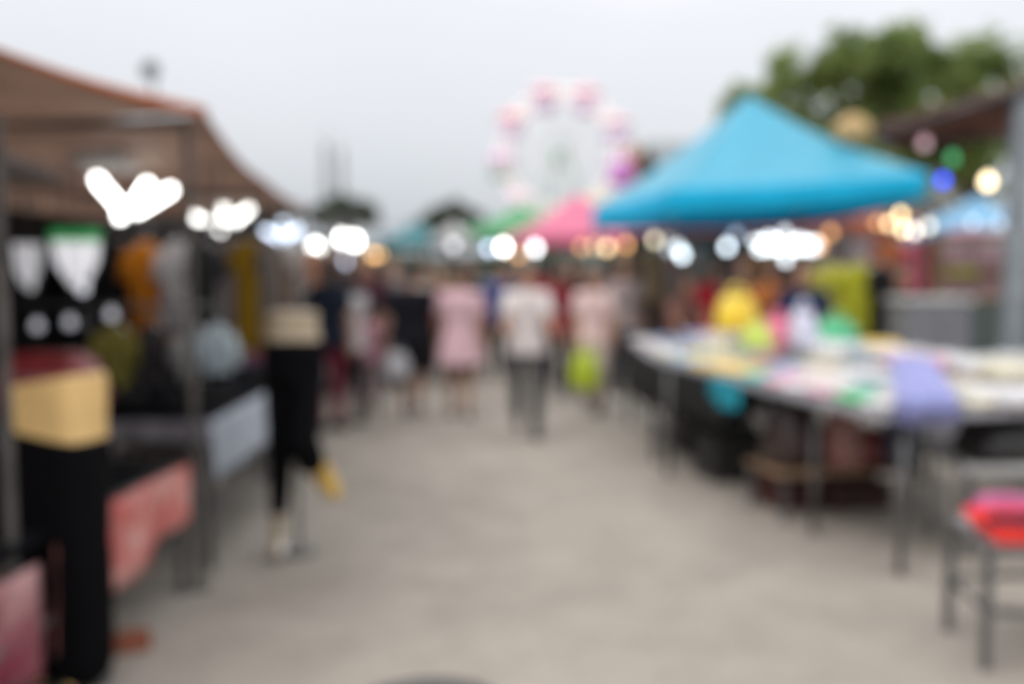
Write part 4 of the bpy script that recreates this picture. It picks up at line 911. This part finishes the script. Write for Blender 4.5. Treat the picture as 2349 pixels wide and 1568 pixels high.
MID = [(1122, 570, 14, BL, 5, .045, 'bluish bulb left of the white one under the green tent'), (1155, 568, 14, WL, 12, .055, 'white bulb under the green tent'), (1228, 570, 13.5, (.95, .97, 1), 7.5, .05, 'white bulb under the left of the pink tent'),
       (1190, 585, 14.5, OR, 3.0, .045, 'orange bulb between the two white bulbs'), (1335, 568, 14, OR, 2.2, .045, 'deep orange bulb under the right of the pink tent'), (1365, 565, 14, WM, 2.2, .045, 'dim amber bulb left of the bright amber one'), (1392, 569, 13.2, WM, 5.5, .045, 'bright amber bulb left of the turquoise tent'), (1436, 562, 13.2, OR, 3.4, .045, 'rusty orange bulb at the turquoise tent corner'),
       (1502, 551, 11.3, (.98, .88, .62), 3, .04, 'straw coloured bulb under the turquoise tent corner'), (1540, 552, 11.6, (.86, .88, .72), 2.4, .04, 'pale green white bulb right of the straw coloured one'), (1535, 570, 12, (.8, .9, 1), 2.2, .04, 'icy bulb below the pale green white one'), (1565, 585, 11.8, (.80, .92, 1), 6, .045, 'bright icy bulb low under the turquoise tent'), (1555, 570, 12.2, (.85, .93, 1), 3.5, .045, 'smaller icy bulb above the bright icy one'),
       (1668, 567, 10.8, (.80, .92, 1), 6, .04, 'cool white bulb left of the big winged lamp'), (1688, 540, 11.2, (.5, .66, .85), 1.4, .045, 'dim steel blue bulb above the cool white one'), (1905, 535, 10.6, OR, 1.6, .04, 'dim orange bulb right of the big winged lamp'), (1880, 565, 10.6, OR, 2.6, .04, 'orange bulb low beside the big winged lamp'),
       (2013, 513, 8.8, OR, 1.6, .03, 'dim copper bulb at the left of the bulb cluster'), (2040, 514, 8.8, WM, 4.5, .03, 'amber bulb at the left of the cluster'), (2066, 494, 8.8, (1, .74, .38), 6, .03, 'topmost amber bulb of the cluster'), (2072, 527, 8.8, (1, .74, .40), 6.5, .03, 'lowest amber bulb of the cluster'), (2098, 531, 8.8, (1, .88, .80), 4.5, .03, 'pinkish white bulb low in the cluster'), (2130, 520, 8.8, (.95, .88, .70), 3.4, .03, 'cream bulb at the right of the cluster'),
       (2163, 415, 8.1, (.008, .07, 1), 4.2, .032, 'deep blue bulb beside the tent leg'), (2266, 418, 8.0, (1, .80, .50), 5.5, .044, 'large warm bulb left of the grey post'), (2120, 330, 8.1, (.55, .36, .42), 1.2, .04, 'dull mauve bulb under the rust brown awning'), (2185, 365, 8.1, (.06, .36, .13), 1.3, .04, 'dull green bulb under the rust brown awning'), (2232, 512, 10.5, (.6, .78, .95), 1.6, .035, 'pale blue bulb in front of the sky blue tent'), (2292, 512, 10.5, (.55, .7, .85), 1.4, .035, 'faint blue bulb at the right end of the sky blue tent'), (1040, 565, 14.5, (.8, .8, .85), 1.6, .06, 'dim white bulb under the tiny greyish tent')]
for (px, py, Y, c_, s, r, lb) in MID: bulb(lb, at(px, py, Y), c_, s, r, 'bulbs at the right hand stalls', (at(px, py, Y).z + .2))
wing_lamp('big white winged lamp under the turquoise tent', at(1802, 568, 10.7), CL, 4.5, [(180, 10, .32), (0, 8, .34), (180, -6, .28), (0, -6, .30), (90, 80, .15), (265, -75, .14), (178, 28, .20), (2, 24, .18)], group='white winged lamp under the turquoise tent', top=2.5)
# wires that carry the bulbs
def wire(label, pts, sag):
    pts = [Vector(p) for p in pts]; m = MB(); P_ = []
    for i in range(len(pts) - 1):
        for k in range(13):
            f = k / 12; p = pts[i].lerp(pts[i + 1], f); p.z -= sag * math.sin(math.pi * f); P_.append(p)
    m.tube(P_, .006, 6); tag(m.build('wire', SOCK), label, 'wire', 'wires carrying the bulbs')
wire('sagging wire with bulbs between turquoise tent and rust brown awning', [(4.5, 10.9, 2.42), at(2066, 486, 8.8) + Vector((0, 0, .05)), at(2300, 470, 8.1)], .05)
wire('wire across the aisle from left stalls to turquoise tent', [(-2.2, 14, 2.25), at(1155, 560, 14) + Vector((0, 0, .12)), (1.2, 13.4, 2.2)], .06)
# paper lantern
pl = thing('paper_lantern', 'tan globe lantern on a thin pole in front of the tree', 'lantern', (at(1955, 300, 11.5).x, 11.5, 0))
z = at(1955, 300, 11.5).z; m = MB(); m.ell((0, 0, z), (.21, .21, .18), 20, 14); m.build('globe', mat('tan_paper', (.62, .44, .22), .7, .1, 8, .1, transl=.3), pl)
m = MB(); m.tube([(0, 0, 0), (0, 0, z - .17)], .018, 8); m.build('pole', STEEL, pl)

# ------------------------------------------------------------------ ferris wheel
FY = 60.; fc = at(1287, 352, FY); RW = 140 / FPX * FY
WHITE = mat('white_painted_steel', (.85, .85, .83), .45, .06, 3, .05)
fw = thing('ferris_wheel', 'small pastel ferris wheel with hanging tubs behind the tents', 'ferris wheel', (fc.x, FY, 0), R(-12))
for yy in (-.55, .55):
    m = MB()
    for rr_ in (RW, RW * .86): m.tube([(rr_ * math.cos(2 * math.pi * k / 48), yy, fc.z + rr_ * math.sin(2 * math.pi * k / 48)) for k in range(49)], .055, 6)
    for k in range(24): 
        a = 2 * math.pi * k / 24; m.tube([(RW * .86 * math.cos(a), yy, fc.z + RW * .86 * math.sin(a)), (RW * math.cos(a + .13), yy, fc.z + RW * math.sin(a + .13))], .03, 5)
    m.build('rim', WHITE, fw)
    m = MB()
    for k in range(16): a = 2 * math.pi * k / 16; m.tube([(0, yy * 1.2, fc.z), (RW * math.cos(a), yy, fc.z + RW * math.sin(a))], .045, 6)
    m.build('spokes', WHITE, fw)
m = MB(); m.tube([(0, -1.0, fc.z), (0, 1.0, fc.z)], .22, 16); m.tube([(0, -.9, fc.z), (0, -.8, fc.z)], .6, 24); m.build('hub', mat('grey_green_steel', (.50, .58, .56), .5), fw)
for yy in (-1.0, 1.0):
    m = MB()
    for s_ in (-1, 1): m.tube([(s_ * .25, yy, fc.z), (s_ * 2.6, yy * 1.6, 0)], .14, 8)
    m.tube([(-1.3, yy * 1.3, fc.z * .5), (1.3, yy * 1.3, fc.z * .5)], .08, 8); m.build('support', mat('grey_green_steel', (.50, .58, .56), .5), fw)
GC = [((.82, .40, .50), (.76, .60, .82)), ((.82, .42, .50), (.74, .60, .82)), ((.82, .34, .40), (.76, .62, .82)), ((.76, .42, .70), (.45, .54, .50)), ((.82, .62, .74), (.78, .68, .78)), ((.5, .70, .5), (.72, .75, .6)), ((.70, .62, .40), (.75, .70, .6)), ((.66, .18, .72), (.50, .08, .60)), ((.78, .50, .55), (.72, .60, .84))]
for i in range(9):
    a = R(66 + 40 * i); c = Vector((RW * math.cos(a), 0, fc.z + RW * math.sin(a))); rc, bc = GC[i]
    m = MB(); m.loft([(c.x, 0, c.z - 1.12, .48, .48), (c.x, 0, c.z - 1.04, .70, .70), (c.x, 0, c.z - .45, .84, .84), (c.x, 0, c.z - .4, .79, .79), (c.x, 0, c.z - .8, .64, .64)], 18)
    gb = m.build('gondola', mat('gondola_%d' % i, bc, .5, .08, 3, .05), fw)
    m = MB(); m.loft([(c.x, 0, c.z + .0, .98, .98), (c.x, 0, c.z + .06, .93, .93), (c.x, 0, c.z + .42, .38, .38), (c.x, 0, c.z + .62, .05, .05)], 18); m.build('gondola_roof', mat('gondola_roof_%d' % i, rc, .5, .08, 3, .05), gb)
    m = MB(); m.tube([(c.x, 0, c.z - .85), (c.x, 0, c.z + .3)], .07, 8)
    m.build('gondola_pole', WHITE, gb)
for nm_, c_, k0 in (('amber', (1, .90, .68), 0), ('rose', (1, .78, .84), 1)):  # glowing dots added along the rim for a warm pale glow
    m = MB()
    for k in range(k0, 54, 2):
        a = 2 * math.pi * k / 54
        for r2 in (RW * 1.0, RW * .86): m.ell((r2 * math.cos(a), -.63, fc.z + r2 * math.sin(a)), .085, 6, 5)
    m.build('added_rim_lights', lamp_mat('added_rim_light_' + nm_, c_, 1.15), fw)
# fairground tower
tx = at(1452, 380, 66)
ft = thing('fairground_tower', 'slim brown and orange fairground tower right of the ferris wheel', 'tower', (tx.x, 66, 0))
zt = at(1452, 345, 66).z; m = MB(); m.loft([(0, 0, 0, .9, .9), (0, 0, zt - 1.6, .62, .62), (0, 0, zt - .8, .66, .66)], 10); m.build('shaft', mat('orange_paint', (.62, .40, .22), .6, .2, 2, .1), ft, False)
m = MB(); m.loft([(0, 0, zt - .82, .95, .95), (0, 0, zt - .7, .9, .9), (0, 0, zt + .6, .10, .10)], 10); m.build('roof', mat('brown_paint', (.36, .20, .13), .6, .2, 2, .1), ft, False)
m = MB(); m.tube([(1.15 * math.cos(k * .35), 1.15 * math.sin(k * .35), zt - 1.6 - k * .16) for k in range(int((zt - 2.2) / .16))], .14, 8); m.build('slide', mat('pale_yellow_paint', (.7, .6, .3), .5), ft)

# ------------------------------------------------------------------ far building, masts, lamp post
bw = thing('hall_building', 'long pale grey hall with a shallow roof behind the turquoise tent', 'building', (17.2, 58, 0))
L_, D_ = 17., 10.
zr = at(1560, 318, 58).z; ze = zr - 1.6
m = MB(); m.box((0, D_ / 2, ze / 2), (L_, D_, ze)); m.build('wall', mat('grey_render', (.34, .36, .37), .8, .1, .8, .2), bw, False)
m = MB(); x0 = L_ / 2 + .4
m.add([(-x0, -.5, ze - .1), (x0, -.5, ze - .1), (x0, D_ / 2, zr + .25), (-x0, D_ / 2, zr + .25), (x0, D_ + .5, ze - .1), (-x0, D_ + .5, ze - .1)] + [(-x0, -.5, ze + .05), (x0, -.5, ze + .05), (x0, D_ / 2, zr + .4), (-x0, D_ / 2, zr + .4), (x0, D_ + .5, ze + .05), (-x0, D_ + .5, ze + .05)],
      [(0, 3, 2, 1), (3, 5, 4, 2), (6, 7, 8, 9), (9, 8, 10, 11), (0, 1, 7, 6), (5, 11, 10, 4), (0, 6, 9, 3), (3, 9, 11, 5), (1, 2, 8, 7), (2, 4, 10, 8)]); m.build('roof', mat('grey_sheet_roof', (.15, .175, .185), .5, .12, 1, .2), bw, False)
for x in range(-7, 8, 2):
    m = MB(); m.box((x, -.03, 4.5), (1.1, .07, 1.3)); wn = m.build('window', mat('window_frame_grey', (.5, .5, .5), .5), bw, False); m = MB(); m.box((x, -.075, 4.5), (.95, .02, 1.15)); m.build('pane', mat('dark_glass', (.05, .06, .07), .1, .1, 2, 0, spec=.6), wn, False)
def mast(label, px, ytop, Y, w):
    p = at(px, ytop, Y); t = thing('radio_mast', label, 'mast', (p.x, Y, 0), 0, 'far masts'); m = MB(); h = p.z
    for s1 in (-1, 1):
        for s2 in (-1, 1): m.tube([(s1 * w, s2 * w, 0), (s1 * w * .3, s2 * w * .3, h)], .06, 5)
    n = 12
    for i in range(n):
        f0, f1 = i / n, (i + 1) / n; k0, k1 = w * (1 - .7 * f0), w * (1 - .7 * f1)
        for s_ in (-1, 1): m.tube([(-k0 * s_, -k0, h * f0), (k1 * s_, -k1, h * f1)], .035, 4); m.tube([(-k0, -k0 * s_, h * f0), (-k1, k1 * s_, h * f1)], .035, 4)
    m.build('lattice', STEEL, t); m = MB(); m.tube([(0, 0, h), (0, 0, h + 1.4)], .04, 5); m.build('aerial', STEEL, t)
mast('taller far lattice mast above the left stalls', 748, 330, 90, .5); mast('shorter far lattice mast right of the taller one', 782, 345, 92, .45)
sp = at(352, 182, 12); sl = thing('loudspeaker_post', 'dark horn loudspeaker on a post showing over the brown canopy', 'loudspeaker', (sp.x, 12, 0))
m = MB(); m.tube([(0, 0, 0), (0, 0, sp.z + .05)], .018, 8); m.build('post', STEEL, sl)
m = MB(); m.rings([[Vector((r_ * math.cos(2 * math.pi * k / 20), y, sp.z + .08 + r_ * math.sin(2 * math.pi * k / 20))) for k in range(20)] for (y, r_) in ((.09, .03), (.06, .04), (.02, .045), (-.06, .08), (-.10, .11), (-.09, .10), (-.03, .04))]); m.build('horn', mat('grey_green_horn', (.13, .15, .15), .5), sl)

# ------------------------------------------------------------------ trees
def leafmat(name, a, b2):
    m = bpy.data.materials.new(name); m.use_nodes = True; nt = m.node_tree; nd = nt.nodes; lk = nt.links; b = nd['Principled BSDF']
    tc = nd.new('ShaderNodeTexCoord'); n = nd.new('ShaderNodeTexNoise'); n.inputs['Scale'].default_value = 1.1; n.inputs['Detail'].default_value = 5; lk.new(tc.outputs['Object'], n.inputs['Vector'])
    r = nd.new('ShaderNodeValToRGB'); r.color_ramp.elements[0].position = .38; r.color_ramp.elements[1].position = .62; r.color_ramp.elements[0].color = (*a, 1); r.color_ramp.elements[1].color = (*b2, 1); lk.new(n.outputs['Fac'], r.inputs['Fac']); lk.new(r.outputs['Color'], b.inputs['Base Color'])
    b.inputs['Roughness'].default_value = .55; tr = nd.new('ShaderNodeBsdfTranslucent'); lk.new(r.outputs['Color'], tr.inputs['Color']); mx = nd.new('ShaderNodeMixShader'); mx.inputs['Fac'].default_value = .5
    lk.new(b.outputs['BSDF'], mx.inputs[1]); lk.new(tr.outputs['BSDF'], mx.inputs[2]); lk.new(mx.outputs[0], nd['Material Output'].inputs['Surface']); return m
LEAF = leafmat('leaf_green', (.14, .22, .055), (.32, .39, .12)); LEAFD = leafmat('leaf_dark', (.07, .10, .065), (.12, .15, .095))
BARK = mat('bark', (.10, .075, .055), .9, .3, 5, .6)
def tree(label, base, clumps, nleaf, ls, lm, group='trees behind the market', seed=1):
    rnd = random.Random(seed); t = thing('broadleaf_tree', label, 'tree', base, 0, group); base = Vector(base)
    ctr = sum((c for c, _ in clumps), Vector()) / len(clumps) - base
    zt = min(c.z - r for c, r in clumps) - base.z; zt = max(zt, 1.2)
    m = MB(); m.tube([(0, 0, 0), (.05, .05, zt * .5), (ctr.x * .15, ctr.y * .1, zt)], [zt * .075 + .1, zt * .055 + .08, zt * .045 + .07], 10)
    for c, r in clumps:
        e = c - base; s_ = Vector((ctr.x * .15, ctr.y * .1, zt)) - Vector((0, 0, .25 * rnd.random() * zt)); md = s_.lerp(e, .5) + Vector((0, 0, r * .2))
        m.tube([s_, md, e], [zt * .028 + .04, .05 + zt * .012, .03], 7)
    m.build('trunk', BARK, t)
    vs = []; fs = []
    tot = sum(r ** 2 for _, r in clumps)
    for c, r in clumps:
        for i in range(int(nleaf * r * r / tot)):
            d = Vector((rnd.gauss(0, 1), rnd.gauss(0, 1), rnd.gauss(0, 1))).normalized(); rad = r * (rnd.random() ** .45) * (1 + .35 * nz(d.x * 2.2 + c.x, d.y * 2.2, d.z * 2.2))
            p = c - base + d * rad * 1.0
            if nz(p.x * .9 + seed, p.y * .9, p.z * .9) < -.2: continue
            a = Vector((rnd.gauss(0, 1), rnd.gauss(0, 1), rnd.gauss(0, .6))).normalized(); b2 = a.orthogonal().normalized(); b2 = (b2 + a.cross(b2) * rnd.uniform(-1, 1)).normalized(); l_ = ls * rnd.uniform(.6, 1.3)
            o = len(vs); vs += [p - a * l_ * .5, p + b2 * l_ * .28, p + a * l_ * .5, p - b2 * l_ * .28]; fs.append((o, o + 1, o + 2, o + 3))
    me = bpy.data.meshes.new('crown'); me.from_pydata([tuple(v) for v in vs], [], fs); me.update(); me.materials.append(lm); ob('crown', me, t)
def cl(Y, L): return [(at(x, y, Y + dy), r / FPX * Y) for (x, y, r, dy) in L]
tree('big bright green tree rising above the turquoise tent', (at(2000, 610, 28).x, 28, 0), cl(28, [(1712, 262, 70, 0), (1825, 185, 84, .5), (1930, 145, 78, -.5), (1990, 240, 90, 1), (2040, 128, 72, 0), (1880, 290, 80, 1), (2090, 240, 85, .5), (1800, 330, 80, 0), (1960, 350, 90, 0)]), 21000, .25, LEAF, seed=2)
tree('second bright green tree behind the rust brown awning', (at(2230, 610, 30).x, 30, 0), cl(30, [(2085, 128, 76, 0), (2150, 138, 78, 0), (2240, 132, 72, .5), (2320, 170, 76, -.5), (2220, 230, 90, 0), (2340, 260, 80, .3), (2130, 310, 90, 0), (2260, 360, 100, 0), (2080, 400, 80, 0)]), 18000, .26, LEAF, seed=5)
tree('dark low tree far off behind the left stalls', (at(792, 610, 70).x, 70, 0), cl(70, [(775, 480, 34, 0), (805, 472, 30, 0), (838, 490, 30, 0), (740, 492, 30, 0)]), 2600, .5, LEAFD, seed=3)
tree('dark tree far off above the tiny greyish tent', (at(1030, 610, 70).x, 70, 0), cl(70, [(1010, 500, 30, 0), (1045, 490, 32, 0), (1080, 505, 30, 0)]), 2400, .5, LEAFD, seed=4)
tree('dark round tree far off left of the tiny greyish tent', (at(970, 610, 75).x, 75, 0), cl(75, [(965, 520, 24, 0), (990, 512, 26, 0)]), 1500, .5, LEAFD, seed=6)
# far wood that closes the horizon
rnd = random.Random(9); vs = []; fs = []
for i in range(9000):
    x = rnd.uniform(-120, 120); h = 3.4 + 1.8 * nz(x * .06) + .8 * nz(x * .3, 4); z = rnd.uniform(0, 1) ** .8 * h; y = 118 + rnd.uniform(-3, 3)
    a = Vector((rnd.gauss(0, 1), rnd.gauss(0, .6), rnd.gauss(0, 1))).normalized(); b2 = a.orthogonal().normalized(); l_ = rnd.uniform(.6, 1.4); o = len(vs); p = Vector((x, y, z)); vs += [p - a * l_ * .6, p + b2 * l_ * .5, p + a * l_ * .6, p - b2 * l_ * .5]; fs.append((o, o + 1, o + 2, o + 3))
me = bpy.data.meshes.new('treeline'); me.from_pydata([tuple(v) for v in vs], [], fs); me.materials.append(LEAFD); tag(ob('treeline', me), 'far dark tree line closing the horizon', None, kind='stuff')

# ------------------------------------------------------------------ light: overcast sky and weak broad sun
SUN_EL, SUN_AZ = R(52), R(-135)
w = bpy.data.worlds.new('World'); scene.world = w; w.use_nodes = True
nt = w.node_tree; nd = nt.nodes; lk = nt.links; nd.clear()
out = nd.new('ShaderNodeOutputWorld'); add = nd.new('ShaderNodeAddShader'); b1 = nd.new('ShaderNodeBackground'); b2 = nd.new('ShaderNodeBackground')
sky = nd.new('ShaderNodeTexSky'); sky.sky_type = 'NISHITA'; sky.sun_disc = False; sky.sun_elevation = SUN_EL; sky.sun_rotation = SUN_AZ; sky.dust_density = 4; sky.air_density = 1
hs = nd.new('ShaderNodeHueSaturation'); hs.inputs['Saturation'].default_value = .35; lk.new(sky.outputs[0], hs.inputs['Color']); lk.new(hs.outputs[0], b1.inputs['Color']); b1.inputs['Strength'].default_value = .05
tc = nd.new('ShaderNodeTexCoord'); sx = nd.new('ShaderNodeSeparateXYZ'); lk.new(tc.outputs['Generated'], sx.inputs[0])
rp = nd.new('ShaderNodeValToRGB'); e = rp.color_ramp.elements; e[0].position = 0; e[0].color = (.46, .495, .54, 1); e[1].position = 1; e[1].color = (1.75, 1.74, 1.72, 1)
for pos, c in ((.06, (.525, .555, .60)), (.14, (.63, .65, .685)), (.26, (.735, .747, .78)), (.5, (1.25, 1.25, 1.25))):
    q_ = e.new(pos); q_.color = (*c, 1)
cn = nd.new('ShaderNodeTexNoise'); cn.inputs['Scale'].default_value = 1.6; cn.inputs['Detail'].default_value = 3; lk.new(tc.outputs['Generated'], cn.inputs['Vector'])
mr = nd.new('ShaderNodeMapRange'); mr.inputs[1].default_value = .3; mr.inputs[2].default_value = .7; mr.inputs[3].default_value = -.05; mr.inputs[4].default_value = .05; lk.new(cn.outputs['Fac'], mr.inputs[0])
ad = nd.new('ShaderNodeMath'); ad.operation = 'ADD'; lk.new(sx.outputs['Z'], ad.inputs[0]); lk.new(mr.outputs[0], ad.inputs[1]); lk.new(ad.outputs[0], rp.inputs['Fac'])
lk.new(rp.outputs['Color'], b2.inputs['Color']); b2.inputs['Strength'].default_value = 1.0
lk.new(b1.outputs[0], add.inputs[0]); lk.new(b2.outputs[0], add.inputs[1]); lk.new(add.outputs[0], out.inputs['Surface'])
sd = bpy.data.lights.new('sun', 'SUN'); sd.energy = .85; sd.angle = R(25); sd.color = (1, .96, .90)
so = bpy.data.objects.new('sun', sd); COL.objects.link(so)
dv = Vector((math.sin(SUN_AZ) * math.cos(SUN_EL), math.cos(SUN_AZ) * math.cos(SUN_EL), math.sin(SUN_EL))); so.rotation_euler = dv.to_track_quat('Z', 'Y').to_euler(); so.location = (10, 10, 20)

# ------------------------------------------------------------------ camera (defocused fast lens)
cd = bpy.data.cameras.new('camera'); cd.lens = 35; cd.sensor_width = 36; cd.clip_start = .05; cd.clip_end = 900
cd.dof.use_dof = True; cd.dof.focus_distance = .78; cd.dof.aperture_fstop = 1.75; cd.dof.aperture_blades = 0
co = bpy.data.objects.new('camera', cd); COL.objects.link(co); co.location = (0, 0, CAMZ); co.rotation_euler = (math.pi / 2 - PITCH, 0, 0); scene.camera = co
scene.view_settings.view_transform = 'Standard'; scene.view_settings.look = 'None'; scene.view_settings.exposure = 0; scene.view_settings.gamma = 1
scene.cycles.use_denoising = True; scene.cycles.use_adaptive_sampling = False; scene.cycles.max_bounces = 6; scene.cycles.sample_clamp_indirect = 6
